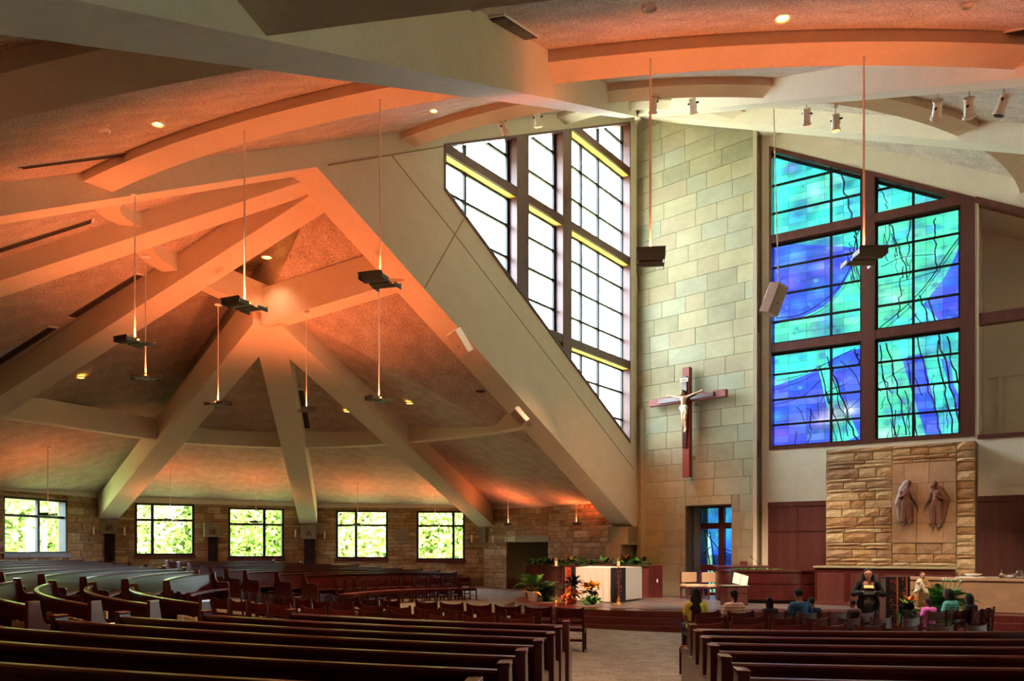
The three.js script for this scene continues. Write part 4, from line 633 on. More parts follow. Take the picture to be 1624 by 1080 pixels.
// ---------- window deep in the opening of the sandstone wall ----------
{
  const a = s2(1095, 900), x0 = s2(1087, 930)[0] - .1, x1 = s2(1160, 930)[0] + .25, y0 = .5, y1 = s2(1120, 801)[1] + .05, F = 1.0;
  const win = struct('window_8', wallGeo(WO, SU, rect(x0, x1, y0, y1), [rect(x0 + .12, x1 - .1, y0 + .1, y1 - .1)], .15, F), M.trim, 'small blue stained glass window deep in the sandstone wall opening');
  const cols = [[x0 + .12, x0 + .78], [x0 + .98, x1 - .1]], m = part(win, 'mullion', wallGeo(WO, SU, rect(x0 + .78, x0 + .98, y0, y1), [], .15, F), M.trim), ys = [y0 + .1, 1.35, 1.55, 2.78, 2.98, y1 - .1];
  for (const y of [1.35, 2.78]) part(win, 'transom', wallGeo(WO, SU, rect(x0 + .1, x1 - .1, y, y + .2), [], .14, F + .005), M.trim);
  const cv = document.createElement('canvas'); cv.width = 512; cv.height = 1024; const c = cv.getContext('2d'); const g = c.createLinearGradient(0, 0, 512, 1024); g.addColorStop(0, '#2b6fa8'); g.addColorStop(.3, '#3aa6d8'); g.addColorStop(.6, '#2438d8'); g.addColorStop(1, '#1c28c8'); c.fillStyle = g; c.fillRect(0, 0, 512, 1024);
  for (let i = 0; i < 70; i++) { const x = rr(0, 512), y = rr(0, 1024), r = rr(40, 120), q = c.createRadialGradient(x, y, 0, x, y, r); q.addColorStop(0, ['#1a2cc0', '#50d8f0', '#48e8b8', '#2a50e8'][(rnd() * 4) | 0]); q.addColorStop(1, 'rgba(0,0,0,0)'); c.globalAlpha = rr(.2, .5); c.fillStyle = q; c.fillRect(x - r, y - r, 2 * r, 2 * r); } c.globalAlpha = 1;
  c.fillStyle = '#48e8b0'; c.fillRect(430, 260, 82, 330); c.fillStyle = '#9fe0f5'; c.beginPath(); c.moveTo(60, 330); c.lineTo(100, 330); c.lineTo(160, 1024); c.lineTo(100, 1024); c.fill();
  c.strokeStyle = '#060a16'; c.lineWidth = 9; for (const p of [[[40, 250], [120, 420], [240, 560]], [[60, 330], [110, 700], [130, 1024]], [[100, 300], [150, 600], [175, 1024]], [[250, 500], [360, 560], [512, 480]], [[250, 540], [380, 600], [512, 560]], [[270, 700], [420, 670], [512, 640]], [[40, 560], [110, 470]]]) { c.beginPath(); c.moveTo(...p[0]); p.length > 2 ? c.quadraticCurveTo(...p[1], ...p[2]) : c.lineTo(...p[1]); c.stroke(); }
  paneCanvas(cv, .075); const tex = new THREE.CanvasTexture(cv); tex.colorSpace = THREE.SRGBColorSpace; const mat = phy({ map: tex, roughness: .12, transmission: 1, thickness: 0 });
  const uvOf = (g) => { const p = g.attributes.position, uv = g.attributes.uv; for (let i = 0; i < p.count; i++) uv.setXY(i, ((p.getX(i) - WO.x) * SU.x + (p.getZ(i) - WO.z) * SU.z - x0) / (x1 - x0), (p.getY(i) - y0) / (y1 - y0)); return g; };
  for (const [p, q] of cols) for (let k = 0; k < 6; k += 2) part(win, 'pane', uvOf(wallGeo(WO, SU, rect(p, q, ys[k], ys[k + 1]), [], .006, F + .07)), mat);
}

M.tablet = [0, 1, 2].map((k) => std({ map: noiseTex(256, [[70, .5], [16, .7], [4, 1]], (n) => mixc([[150, 114, 84], [160, 124, 92], [146, 116, 90]][k], [[186, 148, 114], [194, 156, 122], [182, 150, 120]][k], n), 1.2), roughness: .85 }));
// ---------- rubble stone block with the stone relief panel ----------
const BO = V(9.27, 0, -24.2);
const bt = (px) => { const k = (px - 812) / FOCAL; return (k * 24.2 - 9.27) / (.829 + .559 * k); };
const b2 = (px, py) => { const t = bt(px); return [t, EYE + (HORIZON - py) / FOCAL * (24.2 - .559 * t)]; };
{
  const W = b2(1547, 0)[0], top = 5.0, p0 = b2(1415, 0)[0], p1 = b2(1517, 0)[0], q0 = b2(1466, 861)[1], q1 = b2(1466, 733.5)[1];
  const blk = struct('wall_chimney', wallGeo(BO, GU, rect(0, W, .3, top), [], .8, .05), M.mortar, 'broad block of split rubble stone under the stained glass window');
  rubble(blk, BO, GU, [[0, p0, 1.25, top], [p1, W, 1.0, top], [p0, p1, 1.25, q0], [p0, p1, q1, top]], .05, [.1, .12, .2, .24, .28], .05, 300);
  const side = V(-.559, 0, .829).negate();
  const pan = tag(part(scene, 'stone_tablet', wallGeo(BO, GU, rect(p0, p1, q0, q1), [], .1, -.05), M.mortar), 'square sandstone panel set in the rubble block behind the two figures', 'panel');
  const xs = [p0, p0 + (p1 - p0) * .2, p0 + (p1 - p0) * .4, p0 + (p1 - p0) * .59, p0 + (p1 - p0) * .8, p1], ys = [q0, q0 + (q1 - q0) * .25, q0 + (q1 - q0) * .5, q0 + (q1 - q0) * .745, q1];
  [[0, 2, 0], [2, 4, 0], [4, 5, 0], [0, 2, 1], [2, 4, 1], [4, 5, 1], [0, 2, 2], [2, 4, 2], [4, 5, 2], [0, 1, 3], [1, 3, 3], [3, 5, 3]].forEach(([a, b, r], i) => part(pan, 'tile', wallGeo(BO, GU, rect(xs[a] + .006, xs[b] - .006, ys[r] + .006, ys[r + 1] - .006), [], .03, -.08), M.tablet[i % 3]));
}

// ---------- bodies: distance fields of tapered limbs, meshed on a grid ----------
function surfaceNet(fn, lo, hi, cell) {
  const nx = Math.ceil((hi[0] - lo[0]) / cell) + 1, ny = Math.ceil((hi[1] - lo[1]) / cell) + 1, nz = Math.ceil((hi[2] - lo[2]) / cell) + 1, F = new Float32Array(nx * ny * nz), id = (i, j, k) => (k * ny + j) * nx + i;
  for (let k = 0; k < nz; k++) for (let j = 0; j < ny; j++) for (let i = 0; i < nx; i++) F[id(i, j, k)] = fn(lo[0] + i * cell, lo[1] + j * cell, lo[2] + k * cell);
  const vert = new Int32Array(nx * ny * nz).fill(-1), pos = [], idx = [];
  for (let k = 0; k < nz - 1; k++) for (let j = 0; j < ny - 1; j++) for (let i = 0; i < nx - 1; i++) {
    let n = 0, x = 0, y = 0, z = 0; const c = (a) => [i + (a & 1), j + ((a >> 1) & 1), k + (a >> 2)];
    for (let a = 0; a < 8; a++) for (const b of [1, 2, 4]) { if (a & b) continue; const p = c(a), q = c(a | b), f = F[id(...p)], g = F[id(...q)]; if ((f < 0) !== (g < 0)) { const t = f / (f - g); x += p[0] + (q[0] - p[0]) * t; y += p[1] + (q[1] - p[1]) * t; z += p[2] + (q[2] - p[2]) * t; n++; } }
    if (n) { vert[id(i, j, k)] = pos.length / 3; pos.push(lo[0] + x / n * cell, lo[1] + y / n * cell, lo[2] + z / n * cell); }
  }
  const quad = (a, b, c, d, flip) => { if (a < 0 || b < 0 || c < 0 || d < 0) return; flip ? idx.push(a, c, b, a, d, c) : idx.push(a, b, c, a, c, d); };
  for (let k = 1; k < nz - 1; k++) for (let j = 1; j < ny - 1; j++) for (let i = 1; i < nx - 1; i++) {
    const f = F[id(i, j, k)] < 0;
    if (f !== F[id(i + 1, j, k)] < 0) quad(vert[id(i, j - 1, k - 1)], vert[id(i, j, k - 1)], vert[id(i, j, k)], vert[id(i, j - 1, k)], !f);
    if (f !== F[id(i, j + 1, k)] < 0) quad(vert[id(i - 1, j, k - 1)], vert[id(i - 1, j, k)], vert[id(i, j, k)], vert[id(i, j, k - 1)], !f);
    if (f !== F[id(i, j, k + 1)] < 0) quad(vert[id(i - 1, j - 1, k)], vert[id(i, j - 1, k)], vert[id(i, j, k)], vert[id(i - 1, j, k)], !f);
  }
  const g = new THREE.BufferGeometry(); g.setAttribute('position', new THREE.BufferAttribute(new Float32Array(pos), 3)); g.setIndex(idx); g.computeVertexNormals(); return boxUV(g);
}
const cone = (a, b, ra, rb = ra) => { const d = [b[0] - a[0], b[1] - a[1], b[2] - a[2]], L = d[0] * d[0] + d[1] * d[1] + d[2] * d[2] || 1e-9; return { lo: a.map((v, i) => Math.min(v - ra, b[i] - rb)), hi: a.map((v, i) => Math.max(v + ra, b[i] + rb)), f: (x, y, z) => { const t = Math.max(0, Math.min(1, ((x - a[0]) * d[0] + (y - a[1]) * d[1] + (z - a[2]) * d[2]) / L)), u = x - a[0] - d[0] * t, v = y - a[1] - d[1] * t, w = z - a[2] - d[2] * t; return Math.sqrt(u * u + v * v + w * w) - ra - (rb - ra) * t; } }; };
const egg = (c, r) => ({ lo: c.map((v, i) => v - r[i]), hi: c.map((v, i) => v + r[i]), f: (x, y, z) => { const u = (x - c[0]) / r[0], v = (y - c[1]) / r[1], w = (z - c[2]) / r[2]; return (Math.sqrt(u * u + v * v + w * w) - 1) * Math.min(...r); } });
function flesh(list, k = .03, cell = .016, cut = null, grow = 0) {     // smooth union of the pieces, minus what cut removes
  const lo = [0, 1, 2].map((i) => Math.min(...list.map((p) => p.lo[i])) - k - grow - 2 * cell), hi = [0, 1, 2].map((i) => Math.max(...list.map((p) => p.hi[i])) + k + grow + 2 * cell);
  return surfaceNet((x, y, z) => { let d = 1e3; for (const p of list) { const e = p.f(x, y, z), h = Math.max(k - Math.abs(d - e), 0) / k; d = Math.min(d, e) - h * h * k / 4; } d -= grow; return cut ? Math.max(d, cut(x, y, z)) : d; }, lo, hi, cell);
}
const skinMat = (c) => std({ color: c, roughness: .6 });
function hand(c, dir, up, side, s = 1) {                              // palm, four bent fingers and a thumb
  const d = V(...dir).normalize(), n = V(...up).normalize(), w = d.clone().cross(n).normalize().multiplyScalar(side), P = (a, b, e) => V(...c).addScaledVector(d, a * s).addScaledVector(w, b * s).addScaledVector(n, e * s).toArray();
  const l = [cone(P(-.03, 0, 0), P(.03, -.012, 0), .02 * s, .018 * s), cone(P(0, .018, 0), P(.035, .022, 0), .018 * s, .016 * s), cone(P(0, -.018, 0), P(.035, -.022, 0), .018 * s, .015 * s)];
  [[-.03, .052], [-.011, .066], [.009, .062], [.028, .05]].forEach(([b, len]) => { l.push(cone(P(.04, b, 0), P(.04 + len * .55, b * 1.08, -.008), .0095 * s, .0085 * s), cone(P(.04 + len * .55, b * 1.08, -.008), P(.04 + len * .85, b * 1.1, -.032), .0085 * s, .007 * s)); });
  l.push(cone(P(-.01, .03, -.004), P(.02, .05, -.012), .012 * s, .01 * s), cone(P(.02, .05, -.012), P(.045, .048, -.02), .01 * s, .008 * s));
  return flesh(l, .006, .006);
}
function headPieces(c, s = 1) { const [x, y, z] = c, e = (dx, dy, dz, a, b, d) => egg([x + dx * s, y + dy * s, z + dz * s], [a * s, b * s, d * s]); return [e(0, .025, .01, .074, .088, .092), e(0, -.03, -.022, .058, .075, .07), e(0, -.075, -.05, .03, .028, .03), cone([x, y + .012 * s, z - .088 * s], [x, y - .022 * s, z - .108 * s], .009 * s, .014 * s), cone([x - .03 * s, y + .03 * s, z - .085 * s], [x + .03 * s, y + .03 * s, z - .085 * s], .012 * s), cone([x - .018 * s, y - .052 * s, z - .082 * s], [x + .018 * s, y - .052 * s, z - .082 * s], .011 * s), e(-.076, 0, .01, .012, .03, .02), e(.076, 0, .01, .012, .03, .02)]; }
function faceParts(t, c, s, lip = 0x8a3f3a) { const [x, y, z] = c; for (const k of [-1, 1]) { part(t, 'eye', new THREE.SphereGeometry(.0115 * s, 10, 8).translate(x + k * .031 * s, y + .008 * s, z - .083 * s), std({ color: 0x1a1210, roughness: .2 })); part(t, 'eyebrow', rod(V(x + k * .015 * s, y + .034 * s, z - .094 * s), V(x + k * .05 * s, y + .034 * s, z - .078 * s), .0045 * s, 6), std({ color: 0x120c0a, roughness: .9 })); } part(t, 'lips', flesh([cone([x - .02 * s, y - .05 * s, z - .09 * s], [x + .02 * s, y - .05 * s, z - .09 * s], .007 * s)], .004, .004), std({ color: lip, roughness: .5 })); }
M.hair = std({ color: 0x0b0908, roughness: .85 });
function seated(label, pos, turn, s, o) {                             // local frame: faces -z, seat top at .46
  const t = thing('person', label, 'person', pos, turn, undefined), hy = o.seat ?? .46, Y = (y) => hy + (y - .46) * s, P = (x, y, z) => [x * s, Y(y), z * s], skin = skinMat(o.skin ?? 0x9a6248), head = P(o.hx ?? 0, 1.235, .05), w = o.wide ?? 1;
  const torso = [cone(P(-.08, .56, .1), P(.08, .56, .1), .115 * s), cone(P(0, .6, .1), P(0, .98, .12), .12 * s, .125 * s), cone(P(-.13 * w, 1.0, .12), P(.13 * w, 1.0, .12), .075 * s), cone(P(-.06, .8, .11), P(.06, .8, .11), .12 * s)];
  const sleeve = [-1, 1].map((k) => cone(P(k * .165 * w, 1.0, .12), P(k * .215 * w, .86, .1), .062 * s, .055 * s));
  const arms = [-1, 1].flatMap((k) => [cone(P(k * .165 * w, 1.0, .12), P(k * .225 * w, .76, .08), .055 * s, .042 * s), cone(P(k * .225 * w, .76, .08), P(k * .1, .62, -.14), .042 * s, .03 * s)]);
  const legs = [-1, 1].flatMap((k) => [cone(P(k * .09, .55, .08), P(k * .1, .54, -.33), .085 * s, .06 * s), cone(P(k * .1, .54, -.33), [k * .1 * s, hy - .34 * Math.min(1, s * 1.02), -.36 * s], .055 * s, .04 * s)]);
  const feet = [-1, 1].map((k) => cone([k * .1 * s, hy - .38 * Math.min(1, s * 1.02), -.34 * s], [k * .11 * s, hy - .4 * Math.min(1, s * 1.02), -.5 * s], .045 * s, .035 * s));
  const body = part(t, 'body', [flesh([...headPieces(head, s), cone(P(o.hx ? o.hx * .4 : 0, 1.03, .1), P(o.hx ?? 0, 1.16, .075), .052 * s, .05 * s), ...torso, ...arms, ...legs], .03, .017), ...[-1, 1].map((k) => hand(P(k * .075, .615, -.19), [-k * .5, -.1, -1], [0, 1, 0], k, s))], skin);
  part(t, 'shirt', flesh([...torso, ...(o.long ? arms : sleeve)], .03, .02, (x, y, z) => Math.max(y - Y(1.085), Y(.5) - y), .014), o.shirt);
  part(t, 'trousers', flesh(legs.concat(torso.slice(0, 1)), .03, .022, null, .012), o.trousers ?? std({ color: 0x20242e, roughness: .9 })); part(t, 'shoe', flesh(feet, .02, .016), M.dark);
  const H = [egg([head[0], head[1] + .035 * s, head[2] + .018 * s], [.088 * s, .095 * s, .1 * s])], cutFace = (x, y, z) => -(Math.max(z - head[2] + .05 * s - (0), y - head[1] - .06 * s)) ;
  if (o.hair === 'long') { H.push(cone([head[0], head[1] - .02 * s, head[2] + .06 * s], [head[0] - .02 * s, head[1] - .34 * s, head[2] + .14 * s], .085 * s, .105 * s), cone([head[0] - .06 * s, head[1] - .05 * s, head[2] + .05 * s], [head[0] - .11 * s, head[1] - .28 * s, head[2] + .12 * s], .05 * s, .06 * s), cone([head[0] + .06 * s, head[1], head[2] + .05 * s], [head[0] + .07 * s, head[1] - .26 * s, head[2] + .12 * s], .05 * s, .05 * s)); }
  if (o.hair === 'pony') H.push(egg([head[0], head[1] - .01 * s, head[2] + .08 * s], [.06 * s, .06 * s, .05 * s]), cone([head[0] - .01, head[1] - .05 * s, head[2] + .11 * s], [head[0] - .05 * s, head[1] - .2 * s, head[2] + .14 * s], .035 * s, .02 * s));
  if (o.hair === 'bob') H.push(cone([head[0], head[1], head[2] + .05 * s], [head[0], head[1] - .12 * s, head[2] + .06 * s], .1 * s, .095 * s));
  part(t, 'hair', flesh(H, .03, .015, o.hair === 'short' ? (x, y, z) => Math.max(-(Math.max(z - head[2] + .045 * s, y - head[1] - .055 * s)), head[1] - .035 * s - y) : cutFace), M.hair); 
  faceParts(t, head, s);
  return t;
}
const stripes = (a, b, k, n) => { const size = 64, data = new Uint8Array(size * 4 * 4); for (let y = 0; y < size; y++) for (let x = 0; x < 4; x++) { const c = (y % k) < n ? a : b, o = (y * 4 + x) * 4; data.set([...c, 255], o); } const t = new THREE.DataTexture(data, 4, size); t.wrapS = t.wrapT = THREE.RepeatWrapping; t.magFilter = THREE.LinearFilter; t.colorSpace = THREE.SRGBColorSpace; t.repeat.set(1, 4); t.needsUpdate = true; return std({ map: t, roughness: .9 }); };
const sit = (px, depth) => { const x = (px - 812) / FOCAL * depth; return V(x, floorY(x, depth), -depth); };
const toAltar = (p) => Math.atan2(-(ALTAR.x - p.x), -(-ALTAR.z - p.z));
{ const S = (l, px, d, s, o, turn) => { const p = sit(px, d); return seated(l, p, turn ?? toAltar(p), s, o); };
  S('seated person with long wavy black hair and a yellow top, seen from behind', 1101, 16.0, .93, { hair: 'long', shirt: std({ color: 0xd8cf5a, roughness: .9 }), skin: 0x9c6650 });
  S('seated person with a black ponytail and a pink and white striped top', 1160, 16.1, .9, { hair: 'pony', hx: .03, shirt: stripes([232, 214, 196], [206, 138, 122], 16, 10), skin: 0x9c6650 });
  S('seated child with smooth black hair, left of the man in blue', 1217, 16.1, .74, { hair: 'bob', shirt: std({ color: 0x23222a, roughness: .9 }), skin: 0x9c6650 });
  S('seated man with short black hair and a blue printed T-shirt', 1263, 16.25, .95, { hair: 'short', wide: 1.2, shirt: std({ color: 0x2e5f8c, roughness: .9 }), skin: 0x8a5236 });
  S('seated small child with black hair, just right of the man in blue', 1285, 16.4, .75, { hair: 'short', hx: -.02, shirt: std({ color: 0x1c2430, roughness: .9 }), skin: 0x8a5236 });
  S('seated small child with dark curly hair in front of the standing woman', 1349, 16.6, .72, { hair: 'short', shirt: std({ color: 0x3a2020, roughness: .9 }), skin: 0x8a5236 });
  S('seated woman with dark bob hair and a teal striped T-shirt, facing left', 1500, 17.6, .93, { hair: 'bob', wide: 1.1, shirt: stripes([62, 142, 136], [104, 176, 164], 16, 11), skin: 0x9a6248 }, .55);
  S('small girl with dark hair and a bright pink top beside the teal shirt', 1468, 17.2, .74, { hair: 'pony', shirt: std({ color: 0xd85fc0, roughness: .85 }), skin: 0x8a5236 }, .35);
  S('seated child with round black hair in front of the stone table', 1533, 17.8, .78, { hair: 'bob', shirt: std({ color: 0x2a2a30, roughness: .9 }), skin: 0x8a5236 }, .5);
  for (const [px, d, tn] of [[1500, 17.6, .55], [1468, 17.2, .35], [1533, 17.8, .5]]) { const c = chair0.clone(); c.name = numbered('chair'); scene.add(c); c.position.copy(sit(px, d)); c.rotation.y = tn; c.userData = { label: `red wooden chair under the ${px === 1500 ? 'woman in the teal T-shirt' : px === 1468 ? 'small girl in the pink top' : 'child before the stone table'}`, category: 'chair', group: 'occupied chairs at the far right' }; }
}
// standing woman with a book, facing the camera
{
  const p = sit(1377, 17.6), t = thing('person', 'standing woman with long black hair and black cardigan holding an open book', 'person', p, Math.PI - .36), skin = skinMat(0xb0715a), hd = [0, 1.585, -.01];
  const arms = [-1, 1].flatMap((k) => [cone([k * .165, 1.385, .02], [k * .285, 1.16, .02], .052, .043), cone([k * .285, 1.16, .02], [k * .13, 1.2, -.2], .042, .03)]), torso = [cone([-.09, .95, .01], [.09, .95, .01], .125), cone([0, 1.0, 0], [0, 1.33, .01], .12, .115), cone([-.125, 1.385, .02], [.125, 1.385, .02], .06), cone([-.05, 1.26, -.04], [.05, 1.26, -.04], .085)];
  const legs = [-1, 1].flatMap((k) => [cone([k * .085, .9, .01], [k * .09, .48, 0], .09, .06), cone([k * .09, .48, 0], [k * .09, .09, .02], .056, .04)]), feet = [-1, 1].map((k) => cone([k * .09, .045, .03], [k * .11, .035, -.13], .045, .035));
  part(t, 'body', [flesh([...headPieces(hd), cone([0, 1.4, .02], [0, 1.5, .01], .052, .048), ...torso, ...arms, ...legs], .03, .014), hand([-.115, 1.2, -.225], [.75, .1, -.6], [-.3, -.4, -.8], -1), hand([.115, 1.2, -.225], [-.75, .1, -.6], [.3, -.4, -.8], 1)], skin);
  part(t, 'blouse', flesh(torso, .03, .016, (x, y, z) => Math.max(y - 1.31 + Math.max(0, -z) * .3, 1.1 - y), .008), std({ color: 0x2a2a30, roughness: .9 }));
  part(t, 'tunic', flesh(torso.concat([cone([-.08, .88, .01], [.08, .88, .01], .118)]), .03, .016, (x, y, z) => Math.max(y - 1.13, .82 - y), .006), std({ color: 0x4a3c26, roughness: .9 }));
  part(t, 'cardigan', flesh([...torso, ...arms, cone([-.09, .8, .03], [.09, .8, .03], .115), ...[-1, 1].map((k) => cone([k * .07, 1.14, .02], [k * .075, .85, .02], .105, .115))], .03, .015, (x, y, z) => Math.max(y - 1.45, .76 - y, .085 + Math.max(0, y - 1.25) * .18 - Math.abs(x) - Math.max(0, z + .03) * 8), .02), std({ color: 0x0c0b0e, roughness: .95 }));
  part(t, 'skirt', flesh([cone([-.07, .88, .01], [-.09, .2, .02], .13, .15), cone([.07, .88, .01], [.09, .2, .02], .13, .15)], .08, .024, (x, y, z) => .16 - y), std({ color: 0x0b0a0c, roughness: .95 })); part(t, 'shoe', flesh(feet, .02, .014), M.dark);
  part(t, 'hair', flesh([egg([0, 1.63, .02], [.088, .092, .1]), ...[-1, 1].flatMap((k) => [cone([k * .085, 1.6, .03], [k * .125, 1.4, .03], .034, .05), cone([k * .11, 1.44, .03], [k * .13, 1.3, .0], .055, .035)]), cone([0, 1.56, .07], [0, 1.34, .1], .09, .1)], .03, .012, (x, y, z) => -Math.max(z + .02, y - 1.668 + x * x * 7, Math.abs(x) - .075)), M.hair);
  faceParts(t, hd, 1, 0xa04848);
  const bp = p.clone().add(V(0, 1.255, .27).applyAxisAngle(UPV, -.36)), b = thing('book', 'black book with cream page edge held open by the standing woman', 'book', bp, -.36), cov = rbox(.2, .015, .15, 0, 0, 0, .004); const c1 = part(b, 'cover', rbox(.2, .15, .02, 0, -.03, 0, .004), M.dark); c1.rotation.x = -.5; const pg = part(b, 'pages', rbox(.19, .028, .13, 0, .045, -.06, .004), std({ color: 0xdcb86a, roughness: .8 })); pg.rotation.x = .35;
}

// ---------- altar, screen, lecterns and furniture of the platform ----------
const foldCloth = (p, q, y0, y1, waves, amp) => { const f = [], n = 28, m = 6, d = q.clone().sub(p), nn = V(-d.z, 0, d.x).normalize(), G = (i, j, k) => { const s = i / n, h = j / m, v = p.clone().lerp(q, s); v.y = y0 + (y1 - y0) * h; return v.addScaledVector(nn, Math.sin(s * waves * 6.283 + Math.sin(s * 9) * .8) * amp * (1 - h * .92) + (k ? .012 : 0)); }, q4 = (a, b, c, e) => f.push(a, b, c, a, c, e); for (let i = 0; i < n; i++) for (let j = 0; j < m; j++) { q4(G(i, j, 0), G(i + 1, j, 0), G(i + 1, j + 1, 0), G(i, j + 1, 0)); q4(G(i + 1, j, 1), G(i, j, 1), G(i, j + 1, 1), G(i + 1, j + 1, 1)); } for (let i = 0; i < n; i++) { q4(G(i, 0, 1), G(i + 1, 0, 1), G(i + 1, 0, 0), G(i, 0, 0)); q4(G(i, m, 0), G(i + 1, m, 0), G(i + 1, m, 1), G(i, m, 1)); } return toCreasedNormals(tris(f), 1.2); };
const clothTex = (base, marks, n, bands) => { const cv = document.createElement('canvas'); cv.width = 256; cv.height = 512; const c = cv.getContext('2d'); c.fillStyle = base; c.fillRect(0, 0, 256, 512); for (let i = 0; i < n; i++) { c.fillStyle = marks[(rnd() * marks.length) | 0]; const x = rr(0, 256), y = rr(0, 512), w = rr(4, 18); if (i % 3) c.fillRect(x, y, w, w * .7); else { c.beginPath(); c.arc(x, y, w * .6, 0, 7); c.fill(); } } for (const [x, w, col] of bands) { c.fillStyle = col; c.fillRect(x * 256, 0, w * 256, 512); } const t = new THREE.CanvasTexture(cv); t.colorSpace = THREE.SRGBColorSpace; t.wrapS = t.wrapT = THREE.RepeatWrapping; t.repeat.set(1.6, .8); return std({ map: t, roughness: .9 }); };
const kente = clothTex('#17100e', ['#a03038', '#5a2048', '#8a3a24', '#b03a44', '#a02830', '#2a1418'], 420, []), linen = std({ color: 0xe9dfcc, roughness: .9 }), orangeCloth = std({ color: 0xc85a1e, roughness: .9 }), redOrange = clothTex('#b03a18', ['#e06a20', '#7a2410', '#2a1410', '#d88a30'], 200, []), greenBlack = std({ color: 0x0d1512, roughness: .95 });
const flat3 = (x, y, z) => V(x, y, -z);
{
  const A = [flat3(1.6, PLAT, 25.25), flat3(3.06, PLAT, 24.0), flat3(4.0, PLAT, 25.55), flat3(2.54, PLAT, 26.8)], T = 1.02, al = thing('altar', 'square altar table draped in white cloth with patterned bands', 'altar', A[1].clone());
  const L = A.map((v) => v.clone().sub(A[1])), inn = L.map((v) => v.clone().lerp(L[0].clone().add(L[2]).multiplyScalar(.5), .03));
  part(al, 'base', hexa(inn, inn.map((v) => up(v, T - .06))), M.sandstone[1]); const topQ = L.map((v) => v.clone().lerp(L[0].clone().add(L[2]).multiplyScalar(.5), -.012)); part(al, 'altar_top', hexa(topQ.map((v) => up(v, T - .06)), topQ.map((v) => up(v, T))), M.sandstone[2]);
  const on = (s, out = .05) => { const v = L[0].clone().lerp(L[1], s); return v.add(V(-.65, 0, .76).multiplyScalar(out)); }, sd = (s, out = .04) => { const v = L[1].clone().lerp(L[2], s); return v.add(V(.855, 0, .52).multiplyScalar(out)); };
  const clo = thing('altar_cloth', 'plain white linen cloth hanging over the front of the altar', 'altar cloth', A[1].clone()); part(clo, 'front_drop', foldCloth(on(.26), on(.91), .03, T + .005, 5, .02), linen); part(clo, 'side_drop', foldCloth(sd(.3), sd(1.0), .06, T + .005, 3, .006), linen); part(clo, 'top_cloth', hexa([on(.26), on(.91), sd(1, .01), L[3]].map((v) => up(v, T + .002)), [on(.26), on(.91), sd(1, .01), L[3]].map((v) => up(v, T + .012))), linen);
  const b1 = thing('altar_band', 'dark and orange patterned band hanging at the left end of the altar', 'cloth band', A[1].clone()); part(b1, 'black_strip', foldCloth(on(.005, .06), on(.05, .06), .03, T + .02, 1, .004), greenBlack); part(b1, 'orange_strip', foldCloth(on(.05, .065), on(.09, .065), .03, T + .02, 1, .004), orangeCloth); part(b1, 'patterned_strip', foldCloth(on(.09, .06), on(.17, .06), .03, T + .02, 1, .004), redOrange); part(b1, 'black_strip', foldCloth(on(.17, .06), on(.25, .06), .03, T + .02, 1, .004), greenBlack);
  const b2_ = thing('altar_band', 'black band with dark red pattern over the near corner of the altar', 'cloth band', A[1].clone()); part(b2_, 'front_strip', foldCloth(on(.93, .06), on(1.01, .06), .03, T + .02, 1, .003), greenBlack); part(b2_, 'patterned_strip', foldCloth(on(1.0, .06), sd(.12, .06), .03, T + .02, 1, .003), kente); part(b2_, 'side_strip', foldCloth(sd(.12, .06), sd(.28, .06), .03, T + .02, 1, .003), greenBlack);
}
M.wax = std({ color: 0xf8ecc8, roughness: .5 }); M.brass = std({ color: 0xb88a4a, roughness: .3, metalness: .9 });
[[882, 24.1, 'tall brass candlestick with white candle in front of the altar at left'], [981, 23.4, 'tall brass candlestick with white candle before the near altar corner']].forEach(([px, d, l]) => { const p = at(px, HORIZON, d); p.y = PLAT; const t = thing('candlestick', l, 'candlestick', p, 0, 'altar candlesticks'); part(t, 'base', lathe([[0, 0], [.15, 0], [.15, .015], [.07, .05], [.045, .1], [.06, .13], [.025, .17], [.02, .22], [0, .22]], 20), M.brass); part(t, 'stem', lathe([[.016, .2], [.016, .5], [.028, .52], [.016, .54], [.014, 1.08], [0, 1.08]], 12), M.trim); part(t, 'drip_pan', lathe([[0, 1.07], [.11, 1.08], [.12, 1.095], [0, 1.09]], 20), M.brass); const c = part(t, 'candle', lathe([[0, 1.09], [.045, 1.09], [.045, 1.28], [.038, 1.3], [0, 1.29]], 16), M.wax); part(c, 'follower', lathe([[.047, 1.24], [.055, 1.25], [.055, 1.31], [.03, 1.325], [0, 1.325]], 16), M.brass); });
{ // long wooden screen with greenery
  const a = flat3(.48, PLAT, 27.3), b = flat3(4.55, PLAT, 26.9), u = b.clone().sub(a), Ls = u.length(); u.normalize();
  const t = thing('choir_screen', 'long low wooden screen with greenery on top behind the altar', 'screen', a.clone()), q = (s, h) => u.clone().multiplyScalar(s * Ls).add(V(0, h, 0));
  part(t, 'screen_panel', beamGeo(q(0, 0), q(1, 0), .3, 1.02), M.trim); part(t, 'screen_cap', beamGeo(q(-.005, 1.02), q(1.005, 1.02), .4, .05), M.trim);
  for (const s of [0.01, .14, .28, .43, .58, .73, .87, .985]) part(t, 'stile', beamGeo(q(s - .006, .05).add(V(0, 0, .16)), q(s + .006, .05).add(V(0, 0, .16)), .03, .95), M.pewEnd); part(t, 'end_post', beamGeo(q(1, 0), q(1.09, 0), .34, 1.06), M.pewEnd);
  const sp = part(t, 'outlet_plate', rbox(.05, .11, .01, 0, 0, 0), M.white); sp.position.copy(q(1.045, .55)).add(V(0, 0, .18));
}
